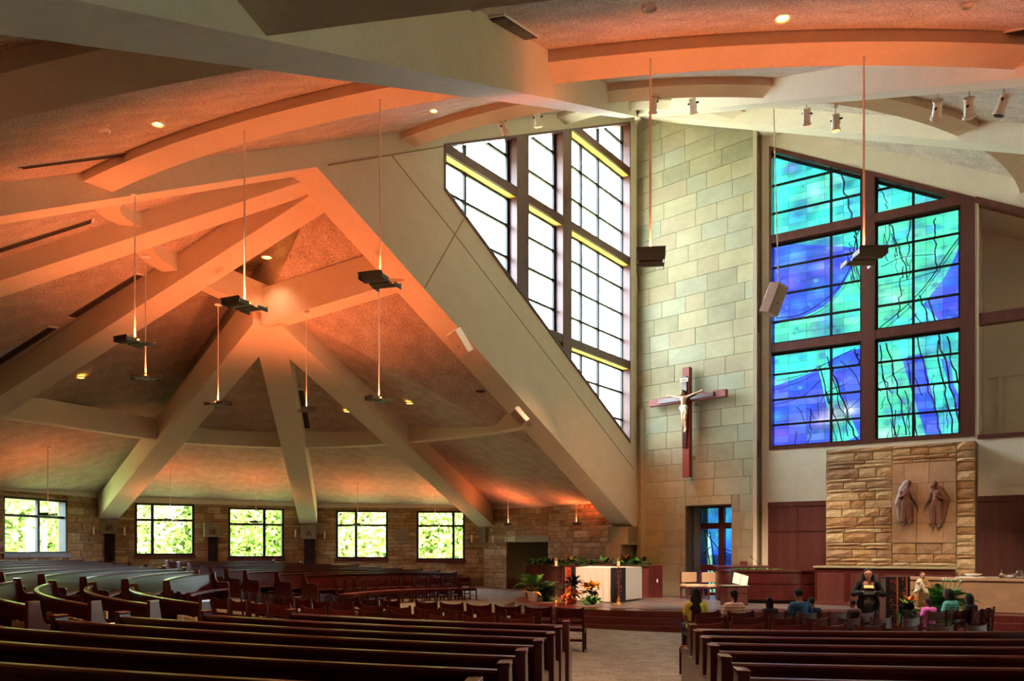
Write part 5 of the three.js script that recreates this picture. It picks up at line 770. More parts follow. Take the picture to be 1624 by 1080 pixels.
function leafGeo(len, w, bend, fold = .25) { const f = [], n = 5, P = (i, s) => { const k = i / n, ww = w * Math.sin(Math.pow(k, .7) * Math.PI) * .5 + (i === 0 ? .004 : 0); return V(s * ww, Math.sin(k * bend) / Math.max(bend, .01) * len * .0 + len * (k - bend * k * k * .25) * .8, -len * k * k * bend * .5 * -1 + Math.abs(s) * ww * fold); }; for (let i = 0; i < n; i++) for (const s of [-1, 1]) { const a = P(i, 0), b = P(i, s), c = P(i + 1, s), d = P(i + 1, 0); s > 0 ? f.push(a, b, c, a, c, d) : f.push(a, c, b, a, d, c); } return tris(f); }
function frondGeo(len, bend) { const f = []; const R = (k) => V(0, len * (k - bend * k * k * .5), len * bend * k * k * .75), n = 15; for (let i = 1; i <= n; i++) { const k = i / (n + 1), r = R(k), l = len * .26 * Math.sin(Math.PI * Math.min(1, k * .85 + .15)); for (const s of [-1, 1]) { const tip = r.clone().add(V(s * l, l * .35, l * .15)), w = V(0, len * .022, len * .01); f.push(r.clone().sub(w), tip, r.clone().add(w)); } const a = R((i - 1) / (n + 1)); f.push(a.clone().add(V(-.004, 0, 0)), a.clone().add(V(.004, 0, 0)), r); } return tris(f); }
const dbl = (o) => std({ side: THREE.DoubleSide, roughness: .6, ...o });
const LEAF = { fern: dbl({ color: 0x2f6a22 }), fern2: dbl({ color: 0x4c8a2e }), dark: dbl({ color: 0x1d3a1c }), cordyline: dbl({ color: 0x1a0a12, roughness: .45 }), yellow: dbl({ color: 0xe0a012 }), orange: dbl({ color: 0xd8641a }), red: dbl({ color: 0xa02a1c }), green: dbl({ color: 0x3f7a24 }), lime: dbl({ color: 0x7aa82a }), flower: dbl({ color: 0xf0a030 }), pink: dbl({ color: 0xc8384a }), lily: dbl({ color: 0xf2efe2 }) };
const leafShapes = {}; const cached = (k, make) => leafShapes[k] ??= [0, 1, 2].map(make);
function foliage(t, name, n, kind, len, w, mat, y0, spread, tilt0, tilt1, az0 = 0, az1 = 6.283) {
  const key = kind + len + '_' + w, G = cached(key, (i) => (kind === 'frond' ? frondGeo(len * (.9 + i * .1), .5 + i * .2) : leafGeo(len * (.88 + i * .1), w, .5 + i * .35)));
  for (let i = 0; i < n; i++) { const m = part(t, name, G[i % 3], Array.isArray(mat) ? mat[i % mat.length] : mat), a = az0 + (az1 - az0) * (i + rnd() * .8) / n; m.position.set(rr(-spread, spread), y0 + rr(-.03, .03), rr(-spread, spread)); m.rotation.set(0, a, 0); m.rotateX(rr(tilt0, tilt1)); m.rotateY(rr(-.4, .4)); }
}
const smallPot = lathe([[0, 0], [.08, 0], [.1, .12], [.11, .12], [.11, .15], [.09, .15], [.085, .1], [0, .1]], 18);
const potG = lathe([[0, 0], [.12, 0], [.17, .28], [.185, .28], [.185, .32], [.16, .32], [.15, .26], [0, .26]], 20);
const plant = (label, x, z, y, name = 'potted_plant') => thing(name, label, 'plant', flat3(x, y, z));
{ const t = plant('white pot with a yellow and green plant at the left edge of the platform', .62, 24.6, PLAT); part(t, 'pot', potG, std({ color: 0xd8cdb8, roughness: .7 })); foliage(t, 'leaf', 30, 'leaf', .38, .1, [LEAF.yellow, LEAF.green, LEAF.yellow, LEAF.dark], .3, .1, .2, 1.3); foliage(t, 'frond', 28, 'frond', .6, 0, [LEAF.fern, LEAF.fern2], .5, .12, .1, 1.0); }
{ const t = plant('dark green fern spreading beside the white pot left of the altar', 1.05, 24.9, PLAT, 'fern'); part(t, 'pot', potG, M.dark); foliage(t, 'frond', 48, 'frond', .62, 0, [LEAF.dark, LEAF.fern, LEAF.dark], .3, .14, .3, 1.7); }
{ const t = plant('plant with dark purple sword leaves in front of the altar', 1.78, 23.75, PLAT); part(t, 'pot', smallPot, std({ color: 0xc8582a, roughness: .6 })); part(t, 'stem', [rod(V(0, .08, 0), V(.02, .62, 0), .02)], M.trim); foliage(t, 'leaf', 38, 'leaf', .58, .1, LEAF.cordyline, .56, .05, .1, 1.6); foliage(t, 'leaf', 22, 'leaf', .36, .1, [LEAF.red, LEAF.orange, LEAF.cordyline, LEAF.yellow], .32, .1, .6, 1.7); }
{ const t = plant('yellow and orange croton right of the purple sword-leaved plant', 2.3, 23.75, PLAT); part(t, 'pot', smallPot, std({ color: 0xb0402a, roughness: .6 })); part(t, 'stem', [rod(V(0, .08, 0), V(.02, .55, 0), .018)], M.trim); foliage(t, 'leaf', 60, 'leaf', .3, .12, [LEAF.yellow, LEAF.orange, LEAF.yellow, LEAF.flower, LEAF.dark], .5, .16, .1, 1.5); foliage(t, 'leaf', 26, 'leaf', .3, .1, [LEAF.green, LEAF.dark, LEAF.red], .34, .12, .8, 1.8); }
{ const t = plant('low green leafy plant on the floor before the altar cloth', 2.25, 23.4, PLAT); part(t, 'pot', smallPot, M.dark); foliage(t, 'leaf', 64, 'leaf', .32, .11, [LEAF.green, LEAF.dark, LEAF.lime, LEAF.fern], .12, .2, .3, 1.9); }
{ const t = plant('low red and orange leafy plant at the left foot of the altar', 1.6, 23.4, PLAT); part(t, 'pot', smallPot, std({ color: 0xd85a2a, roughness: .6 })); foliage(t, 'leaf', 46, 'leaf', .3, .1, [LEAF.orange, LEAF.red, LEAF.yellow, LEAF.cordyline, LEAF.orange], .13, .12, .2, 1.6); }
{ const t = plant('garland of green leaves along the top of the wooden screen', .5, 27.3, PLAT + 1.07, 'garland'); const n = 260, G = [0, 1, 2].map((i) => leafGeo(.28 + i * .06, .13, .6)); for (let i = 0; i < n; i++) { const s = i / n, m = part(t, 'leaf', G[i % 3], [LEAF.dark, LEAF.fern, LEAF.dark, LEAF.green][i % 4]); m.position.set(s * 4.0, rr(0, .12), -s * -.38 + rr(-.1, .14)); m.rotation.set(0, rr(0, 6.28), 0); m.rotateX(rr(.3, 1.9)); } const w = [[1.35, LEAF.yellow], [3.2, LEAF.red], [3.35, LEAF.lime], [3.3, LEAF.cordyline]]; for (const [x, m] of w) for (let i = 0; i < 7; i++) { const l = part(t, 'leaf', G[2], m); l.position.set(x, .12, .25 + rr(-.05, .05)); l.rotation.set(0, rr(0, 6.28), 0); l.rotateX(rr(.1, 1)); } }
// curved ambo
{
  const c = flat3(7.9, PLAT, 25.2), t = thing('ambo', 'large curved dark wooden ambo with panelled front', 'ambo', c), arc = (r0, r1, y0, y1, a0, a1) => { const f = [], n = 18, P = (i, r, y) => { const a = (a0 + (a1 - a0) * i / n) * D; return V(Math.sin(a) * r, y, Math.cos(a) * r); }, q = (a, b, d, e) => f.push(a, b, d, a, d, e); for (let i = 0; i < n; i++) { q(P(i, r1, y0), P(i + 1, r1, y0), P(i + 1, r1, y1), P(i, r1, y1)); q(P(i + 1, r0, y0), P(i, r0, y0), P(i, r0, y1), P(i + 1, r0, y1)); q(P(i, r1, y1), P(i + 1, r1, y1), P(i + 1, r0, y1), P(i, r0, y1)); q(P(i, r0, y0), P(i + 1, r0, y0), P(i + 1, r1, y0), P(i, r1, y0)); } q(P(0, r0, y0), P(0, r1, y0), P(0, r1, y1), P(0, r0, y1)); q(P(n, r1, y0), P(n, r0, y0), P(n, r0, y1), P(n, r1, y1)); return toCreasedNormals(tris(f), .5); };
  part(t, 'plinth', arc(.9, 1.5, 0, .08, -85, 85), M.dark); part(t, 'curved_front', arc(1.3, 1.6, .08, .92, -88, 88), M.pewEnd); part(t, 'top_rail', arc(1.25, 1.66, .92, .98, -89, 89), M.pewEnd);
  for (const [a, b] of [[-86, -52], [-50, -18], [-16, 16], [18, 50], [52, 86]]) { part(t, 'panel', arc(1.595, 1.625, .12, .55, a, b), M.pewEnd); part(t, 'panel', arc(1.595, 1.625, .58, .9, a, b), M.pewEnd); }
  part(t, 'reading_desk', [rbox(1.5, .98, .4, -.75, .5, -.4, .02)], M.trim); const ds = part(t, 'desk_top', rbox(1.7, .05, .55, -.75, 1.03, -.3, .02), M.pewEnd); ds.rotation.x = .06;
  const st_ = thing('book_stand', 'small dark wooden stand on top of the ambo', 'stand', c.clone().add(V(-.68, 1.06, -.35))); part(st_, 'board', rbox(.24, .14, .03, 0, .08, 0), M.trim); part(st_, 'ledge', rbox(.26, .025, .1, 0, .015, .04), M.trim);
  const mic = thing('microphone', 'thin gooseneck microphone rising from the ambo top', 'microphone', c.clone().add(V(-.2, 1.05, -.3))); part(mic, 'gooseneck', new THREE.TubeGeometry(new THREE.CatmullRomCurve3([V(0, 0, 0), V(-.02, .06, 0), V(-.16, .2, 0), V(-.26, .28, .02)]), 16, .007, 6), M.dark); part(mic, 'microphone_head', new THREE.SphereGeometry(.022, 10, 8).translate(-.27, .29, .02), M.dark);
  const g = thing('greenery_strip', 'strip of low greenery along the front rail of the ambo', 'plant', c.clone().add(V(-.75, .98, 1.05))); const G = leafGeo(.12, .06, .6); for (let i = 0; i < 40; i++) { const m = part(g, 'leaf', G, [LEAF.fern, LEAF.lime, LEAF.green][i % 3]), a = -62 + i * 1.5; m.position.set(Math.sin(a * D) * 1.45 + .75, .02, Math.cos(a * D) * 1.45 - 1.05); m.rotation.set(0, rr(0, 6.3), 0); m.rotateX(rr(.7, 1.7)); }
}
{ const c = at(1164, HORIZON, 23.1); c.y = PLAT; const t = thing('lectern', 'small boxy wooden lectern with panelled front', 'lectern', c, .12); part(t, 'case', rbox(.64, .54, .42, 0, .27, 0, .01), M.pewEnd); for (const [x, w] of [[-.155, .29], [.155, .29]]) { part(t, 'panel', rbox(w, .3, .02, x, .17, .215, .006), M.trim); part(t, 'panel', rbox(w, .15, .02, x, .43, .215, .006), M.trim); } part(t, 'top_board', rbox(.7, .03, .48, 0, .555, 0, .008), M.metal);
  const b = thing('book', 'large open book slanting on the small lectern', 'book', c.clone().add(V(.1, .575, 0)), .12), pgm = std({ color: 0xe6d9c2, roughness: .8 }); const g = new THREE.Group(); for (const s of [-1, 1]) { const m = part(b, 'page_block', rbox(.21, .36, .025, s * .105, .18, 0, .006), pgm); m.rotation.set(-.55, 0, -.35); m.position.set(.06, 0, 0); } const rb = part(b, 'ribbon', rbox(.016, .36, .005, 0, .18, .018, .002), std({ color: 0xb0502a })); rb.rotation.set(-.55, 0, -.35); rb.position.set(.06, 0, 0); const k = part(b, 'book_support', rbox(.36, .3, .03, 0, .15, -.05, .006), M.trim); k.rotation.set(-.55, 0, -.35); k.position.set(.06, 0, 0); }
M.cream = std({ map: noiseTex(256, [[128, 1], [30, .5]], (n) => mixc([188, 158, 122], [222, 196, 160], n), .5), roughness: .95 });
[[1098, 26.2, .25, 'cream upholstered chair against the sandstone wall, left of the pair'], [1130.5, 26, .25, 'cream upholstered chair against the sandstone wall, right of the pair'], [1281, 24.4, -.15, 'cream upholstered chair between the curved ambo and the wooden bench front']].forEach(([px, d, tn, l]) => { const p = at(px, HORIZON, d); p.y = PLAT; const t = thing('armless_chair', l, 'chair', p, tn, 'cream chairs of the platform'); part(t, 'seat', rbox(.62, .09, .52, 0, .42, .02, .03), M.cream); part(t, 'backrest', rbox(.52, .32, .07, 0, .68, -.22, .025), M.cream); for (const s of [-1, 1]) { part(t, 'front_leg', rbox(.05, .38, .05, s * .27, .19, .24), M.trim); part(t, 'back_leg', hexa([V(s * .27 - .025, 0, -.27), V(s * .27 + .025, 0, -.27), V(s * .27 + .025, 0, -.22), V(s * .27 - .025, 0, -.22)], [V(s * .27 - .02, .84, -.29), V(s * .27 + .02, .84, -.29), V(s * .27 + .02, .84, -.25), V(s * .27 - .02, .84, -.25)]), M.trim); } part(t, 'seat_rail', rbox(.6, .06, .5, 0, .36, 0, .008), M.trim); });
{ // bench front with stone cap before the rubble block
  const o = V(8.6, PLAT, -23.3), a = Math.atan2(-GU.z, GU.x), W = 3.54, t = thing('credenza', 'long dark red wooden cabinet front with stone top below the rubble block', 'cabinet', o, a); part(t, 'case', rbox(W, 1.05, .6, W / 2, .525, -.32, .01), M.pewEnd); part(t, 'stone_top', rbox(W + .08, .05, .72, W / 2, 1.075, -.32, .012), M.sandstone[3]); for (let i = 0; i < 4; i++) part(t, 'panel', rbox(W / 4 - .16, .8, .02, W / 4 * (i + .5), .5, -.01, .006), M.trim); part(t, 'base_rail', rbox(W, .1, .03, W / 2, .05, 0, .006), M.trim);
}
{ // stone side table with vessels
  const y = PLAT, O = V(10.3, PLAT, -21.4), x0 = 0, xm = 1.28, x1 = 2.75, t = thing('side_table', 'long plain sandstone table at the right holding white dishes', 'table', O, Math.atan2(-GU.z, GU.x)); part(t, 'table_base', [rbox(x1 - x0 - .1, .78, .6, (x1 - x0) / 2, .39, -.34, .01)], M.tablet[2]); part(t, 'front_slab', rbox(xm - x0 - .08, .74, .03, (xm - x0) / 2, .38, -.03, .006), M.tablet[1]); part(t, 'front_slab', rbox(x1 - xm - .08, .74, .03, xm - x0 + (x1 - xm) / 2, .38, -.03, .006), M.tablet[0]); part(t, 'table_top', rbox(x1 - x0, .07, .74, (x1 - x0) / 2, .815, -.34, .012), M.tablet[1]);
  const ty = y + .85, put = (name, label, px, cat) => { const k = (px - 812) / FOCAL, o = O.clone().add(V(-.559 * -.3, 0, -.829 * .3)), s = (k * -o.z - o.x) / (.829 + .559 * k), p = o.addScaledVector(GU, s); p.y = ty; return thing(name, label, cat, p); };
  M.ceramic = phy({ color: 0xf0ece4, roughness: .25 }); M.glass = phy({ color: 0xffffff, roughness: .03, transmission: 1, thickness: .02, ior: 1.45 });
  const cl = put('folded_cloth', 'white folded cloth under the stacked dishes', 1540, 'cloth'); part(cl, 'cloth_sheet', rbox(.62, .02, .34, 0, .01, 0, .008), M.ceramic); part(cl, 'cloth_fold', rbox(.5, .014, .28, .02, .026, .02, .006), linen);
  const d1 = put('dish', 'wide white dish on the folded cloth', 1543, 'dish'); d1.position.y += .033; part(d1, 'bowl', lathe([[0, 0], [.12, 0], [.2, .06], [.19, .065], [.11, .015], [0, .012]], 24), M.ceramic); part(d1, 'rim', (() => { const g = new THREE.TorusGeometry(.196, .008, 6, 24); g.rotateX(Math.PI / 2); g.translate(0, .062, 0); return g; })(), M.ceramic);
  const d2 = put('dish', 'shallow plate with reddish contents on the stone table', 1574, 'dish'); part(d2, 'plate', lathe([[0, 0], [.1, 0], [.15, .025], [.145, .03], [.09, .012], [0, .01]], 24), M.ceramic); part(d2, 'contents', lathe([[0, .02], [.09, .018], [.06, .035], [0, .04]], 16), std({ color: 0xb86a50, roughness: .8 }));
  const cr = put('cruet', 'small clear glass cruet on the stone table', 1588, 'bottle'); part(cr, 'cruet_body', lathe([[0, 0], [.05, 0], [.055, .08], [.02, .12], [.015, .17], [.022, .18], [0, .18]], 18), M.glass); part(cr, 'stopper', new THREE.SphereGeometry(.018, 10, 8).translate(0, .2, 0), M.glass);
  const gb = put('glass_bowl', 'clear glass bowl on the stone table', 1600, 'bowl'); part(gb, 'bowl', lathe([[0, 0], [.1, 0], [.14, .12], [.132, .12], [.095, .012], [0, .012]], 24), M.glass); part(gb, 'napkin', rbox(.16, .05, .14, 0, .04, 0, .02), linen);
  const pi = put('pitcher', 'round clear glass pitcher at the right edge', 1617, 'pitcher'); part(pi, 'jug', lathe([[0, 0], [.08, 0], [.12, .08], [.1, .16], [.06, .2], [.08, .24], [.074, .24], [.055, .2], [.094, .16], [.112, .08], [.07, .01], [0, .01]], 24), M.glass); part(pi, 'handle', new THREE.TorusGeometry(.06, .009, 6, 14, 3.6).rotateZ(-1.6).translate(.1, .14, 0), M.glass);
}
{ // draped stand, statue and plants beside the standing woman
  const p = sit(1417, 18.3), t = thing('draped_stand', 'tall stand draped in dark red patterned cloth with orange stripes', 'stand', p, .1), h = 1.46 - p.y; part(t, 'stand_core', rbox(.5, h - .02, .3, 0, (h - .02) / 2, 0, .01), M.trim);
  const X = [-.28, -.13, -.03, .02, .12, .2, .25, .3], mat = [greenBlack, kente, kente, orangeCloth, greenBlack, kente, orangeCloth, greenBlack]; const strips = [[-.28, -.2, greenBlack], [-.2, -.04, kente], [-.04, .0, orangeCloth], [.0, .08, greenBlack], [.08, .18, kente], [.18, .215, orangeCloth], [.215, .28, greenBlack]]; for (const [a, b, m] of strips) part(t, m === orangeCloth ? 'orange_strip' : m === kente ? 'patterned_strip' : 'black_strip', foldCloth(V(a, 0, .175), V(b, 0, .175), .04, h, 1, .004), m); part(t, 'top_cloth', rbox(.57, .014, .37, 0, h, 0, .005), kente);
}
const robe = (pts, k = .03, cell = .012, cut = null) => flesh(pts, k, cell, cut);
M.ochre = std({ color: 0xb08450, roughness: .7 }); M.ivory = std({ color: 0xe0cfae, roughness: .7 });
{ const p = sit(1463, 18.6), ped = thing('pedestal', 'dark wooden pedestal carrying the painted saint figure', 'pedestal', p.clone()), h = .72 - p.y; part(ped, 'shaft', rbox(.3, h - .04, .3, 0, (h - .04) / 2, 0, .01), M.trim); part(ped, 'top_board', rbox(.4, .04, .36, 0, h - .02, 0, .008), M.trim);
  const t = thing('statue', 'painted saint statue in a tan robe carrying a child', 'statue', p.clone().setY(.72), Math.PI - .15), hd = [0, .76, -.02];
  part(t, 'body', flesh([...headPieces(hd, .62), cone([0, .66, 0], [0, .72, -.01], .032), cone([-.06, .63, 0], [.06, .63, 0], .045), cone([0, .4, 0], [0, .62, 0], .07, .075), cone([-.085, .62, 0], [-.11, .5, -.03], .034, .028), cone([-.11, .5, -.03], [-.02, .5, -.11], .027, .02), cone([.085, .62, 0], [.12, .5, -.04], .034, .028), cone([.12, .5, -.04], [.05, .47, -.12], .027, .02), cone([-.04, .1, 0], [-.045, .02, -.05], .03, .022), cone([.04, .1, 0], [.045, .02, -.05], .03, .022)], .016, .008), std({ color: 0xc08c68, roughness: .7 }));
  part(t, 'robe', robe([cone([0, .62, .0], [0, .35, .0], .085, .105), cone([-.05, .35, 0], [-.07, .07, .01], .09, .085), cone([.05, .35, 0], [.07, .07, .01], .09, .085), cone([.09, .62, .01], [.13, .2, .03], .045, .06), cone([-.085, .62, 0], [-.12, .5, -.03], .045, .045), cone([.085, .62, 0], [.13, .5, -.03], .045, .045), ...[-.07, -.02, .04, .09].map((x) => cone([x, .5, -.07], [x * 1.3, .08, -.09], .018, .022))], .02, .009, (x, y, z) => .05 - y), M.ochre); part(t, 'white_sash', robe([cone([.07, .64, -.03], [-.05, .38, -.09], .05, .05), cone([.06, .6, -.04], [.16, .42, -.12], .05, .045)], .03, .01), M.ivory);
  part(t, 'hair', flesh([egg([0, .785, .005], [.057, .06, .064]), cone([0, .75, .03], [0, .69, .04], .045, .04), egg([0, .71, -.055], [.03, .03, .02])], .012, .008, (x, y, z) => -Math.max(z + .04, y - .8, .725 - y)), std({ color: 0x5a3c22, roughness: .8 }));
  part(t, 'child_figure', flesh([egg([.13, .6, -.13], [.036, .042, .038]), cone([.13, .55, -.12], [.13, .46, -.13], .035, .045), cone([.14, .45, -.14], [.2, .4, -.17], .03, .022), cone([.16, .53, -.13], [.2, .48, -.16], .018, .014), cone([.2, .4, -.17], [.25, .39, -.18], .02, .016)], .015, .007), M.ivory); faceParts(t, hd, .62); part(t, 'plinth', cyl(.15, .16, .04, 0, .02, 0, 20), M.ochre);
}
{ const t = plant('tall spreading fern behind the painted saint statue', 9.95, 19.0, floorY(9.9, 19), 'potted_fern'); part(t, 'stand', [cyl(.15, .17, .55, 0, .275, 0, 16)], M.trim); part(t, 'pot', potG.clone().translate(0, .55, 0), M.dark); foliage(t, 'frond', 46, 'frond', 1.0, 0, [LEAF.fern, LEAF.fern2, LEAF.fern, LEAF.fern2], .85, .1, .15, 1.45); foliage(t, 'frond', 12, 'frond', .7, 0, [LEAF.dark, LEAF.fern], .8, .14, 1.2, 1.9); }
{ const t = plant('white lilies standing among the fern fronds', 10.2, 19.3, floorY(10.2, 19.3), 'lily_plant'); part(t, 'pot', potG, M.dark); for (let i = 0; i < 5; i++) { const b = V(rr(-.06, .06), .28, rr(-.05, .05)), e = V(-.1 + i * .1, 1.38 + rr(-.08, .08), rr(.0, .12)); part(t, 'stem', rod(b, e, .008), LEAF.green); for (let k = 0; k < 5; k++) { const m = part(t, 'petal', cached('petal', () => leafGeo(.17, .07, .9))[k % 3], LEAF.lily); m.position.copy(e); m.rotation.set(0, k * 1.257, 0); m.rotateX(.45); } } foliage(t, 'leaf', 14, 'leaf', .4, .06, LEAF.green, .5, .06, .4, 1.1); }
{ const t = plant('arrangement of dark leaves with a big orange bloom beside the draped stand', 8.65, 17.9, floorY(8.65, 17.9)); part(t, 'stand', [cyl(.14, .16, .5, 0, .25, 0, 16)], M.trim); part(t, 'pot', potG.clone().translate(0, .5, 0), M.dark); foliage(t, 'leaf', 30, 'leaf', .42, .1, [LEAF.cordyline, LEAF.dark, LEAF.fern, LEAF.dark], .8, .1, .2, 1.7); for (let k = 0; k < 9; k++) { const m = part(t, 'petal', cached('bloom', () => leafGeo(.3, .09, .6))[k % 3], [LEAF.orange, LEAF.flower, LEAF.orange][k % 3]); m.position.set(.0, 1.02, .12); m.rotation.set(0, k * .7, 0); m.rotateX(.5 + (k % 3) * .25); } foliage(t, 'leaf', 5, 'leaf', .28, .1, LEAF.lime, .98, .06, .1, .6); }
{ const t = plant('red flowers and bright green leaves at the foot of the statue', 9.0, 17.6, floorY(9, 17.6)); part(t, 'pot', potG, std({ color: 0x2a3440, roughness: .5 })); part(t, 'stand', [cyl(.12, .14, .1, 0, .05, 0, 12)], M.trim); foliage(t, 'leaf', 44, 'leaf', .4, .1, [LEAF.green, LEAF.lime, LEAF.fern2], .5, .2, .2, 1.6); foliage(t, 'petal', 22, 'leaf', .12, .07, [LEAF.pink, LEAF.red], .62, .22, .3, 1.4); }

// ---------- crucifix ----------
{
  const t0 = st(1090), base = V(AX + SU.x * t0, 0, -(AZ - SU.z * t0)), nrm = V(-.682, 0, .731), turn = Math.atan2(nrm.x, nrm.z), z = .42;
  const zC = -(base.z + nrm.z * z), pos = at(1090, 632, zC), pY = (py) => EYE + (HORIZON - py) / FOCAL * zC - pos.y;
  const c = thing('cross', 'large dark red wooden cross standing off the sandstone wall', 'cross', pos, turn); M.crossWood = phy({ map: noiseTex(256, [[90, .7], [22, 1], [6, .6]], (n) => mixc([88, 22, 14], [148, 58, 36], n), 1, true, [1, .1]), roughness: .6 });
  part(c, 'upright', rbox(.26, pY(583) - pY(757), .2, 0, (pY(583) + pY(757)) / 2, 0, .012), M.crossWood); part(c, 'crossbeam', rbox(2.9, .24, .18, 0, 0, .01, .012), M.crossWood);
  part(c, 'inner_upright', rbox(.17, pY(597) - pY(710), .06, -.02, (pY(597) + pY(710)) / 2, .125, .006), M.pewEnd); part(c, 'inner_crossbeam', rbox(2.1, .15, .06, 0, 0, .125, .006), M.pewEnd); part(c, 'wall_bracket', [rbox(.08, .1, .32, .2, -.2, -.25, .01), rbox(.08, .1, .32, .1, pY(725), -.25, .01)], M.metal);
  const sg = part(c, 'title_plaque', rbox(.3, .13, .02, -.02, pY(604), .17, .02), M.ivory);
  const font = await new FontLoader().loadAsync('fonts/droid/droid_serif_bold.typeface.json'), tg = new TextGeometry('INRI', { font, size: .07, depth: .006, curveSegments: 3 }); tg.translate(-.13, pY(604) - .035, .18); part(c, 'plaque_letters', tg, M.dark);
  const k = (pY(628) - pY(692)) / 1.62, f = thing('corpus', 'pale carved figure of a man with outstretched arms fixed to the cross', 'figure', pos.clone().addScaledVector(nrm, .2), turn);
  const P = (x, y, zz) => [x * k, (y - 1.36) * k, -zz * k * -1], hd = [-.05 * k, .2 * k, .06 * k];
  const hh = headPieces([0, 0, 0], .95 * k).map((p) => ({ lo: [p.lo[0] + hd[0], p.lo[1] + hd[1], -p.hi[2] + hd[2]], hi: [p.hi[0] + hd[0], p.hi[1] + hd[1], -p.lo[2] + hd[2]], f: (x, y, zz) => p.f(x - hd[0], y - hd[1], -(zz - hd[2])) }));
  part(f, 'body', flesh([...hh, cone(P(-.01, 1.42, .02), P(-.04, 1.52, .04), .05 * k), cone(P(-.12, 1.36, .02), P(.12, 1.36, .02), .07 * k), cone(P(0, 1.3, .03), P(0, 1.1, .03), .125 * k, .1 * k), cone(P(-.06, .98, .02), P(.06, .98, .02), .1 * k), ...[-1, 1].flatMap((s) => [cone(P(s * .16, 1.38, .02), P(s * .42, 1.45, .0), .05 * k, .04 * k), cone(P(s * .42, 1.45, 0), P(s * .68, 1.52, -.02), .038 * k, .026 * k), cone(P(s * .7, 1.525, -.02), P(s * .77, 1.54, 0), .026 * k, .02 * k), cone(P(s * .08 + .02, .92, .03), P(s * .05 + .06, .5, .1), .08 * k, .055 * k), cone(P(s * .05 + .06, .5, .1), P(s * .03 + .08, .1, .04), .05 * k, .032 * k), cone(P(s * .03 + .08, .08, .05), P(s * .03 + .09, -.02, .12), .034 * k, .026 * k)])], .03 * k, .012), std({ color: 0xc79a74, roughness: .6 }));
  for (const s of [-1, 1]) part(f, 'hand', hand(P(s * .76, 1.54, .0), [s, .15, 0], [0, 0, 1], -s, k * .9), std({ color: 0xc79a74, roughness: .6 }));
  part(f, 'loincloth', flesh([cone(P(-.07, .96, .03), P(.07, .96, .03), .115 * k), cone(P(.1, .96, .06), P(.14, .72, .1), .04 * k, .05 * k), cone(P(0, .92, .04), P(.05, .8, .07), .1 * k, .1 * k)], .03 * k, .012), M.ivory); part(f, 'hair', flesh([egg([hd[0], hd[1] + .04 * k, hd[2] - .02 * k], [.085 * k, .085 * k, .09 * k]), egg([hd[0], hd[1] - .09 * k, hd[2] + .06 * k], [.045 * k, .05 * k, .035 * k])], .02, .01, (x, y, zz) => -Math.max(-(zz - hd[2] - .045 * k), y - hd[1] - .06 * k, hd[1] - .055 * k - y)), std({ color: 0x5a3a22, roughness: .8 }));
}

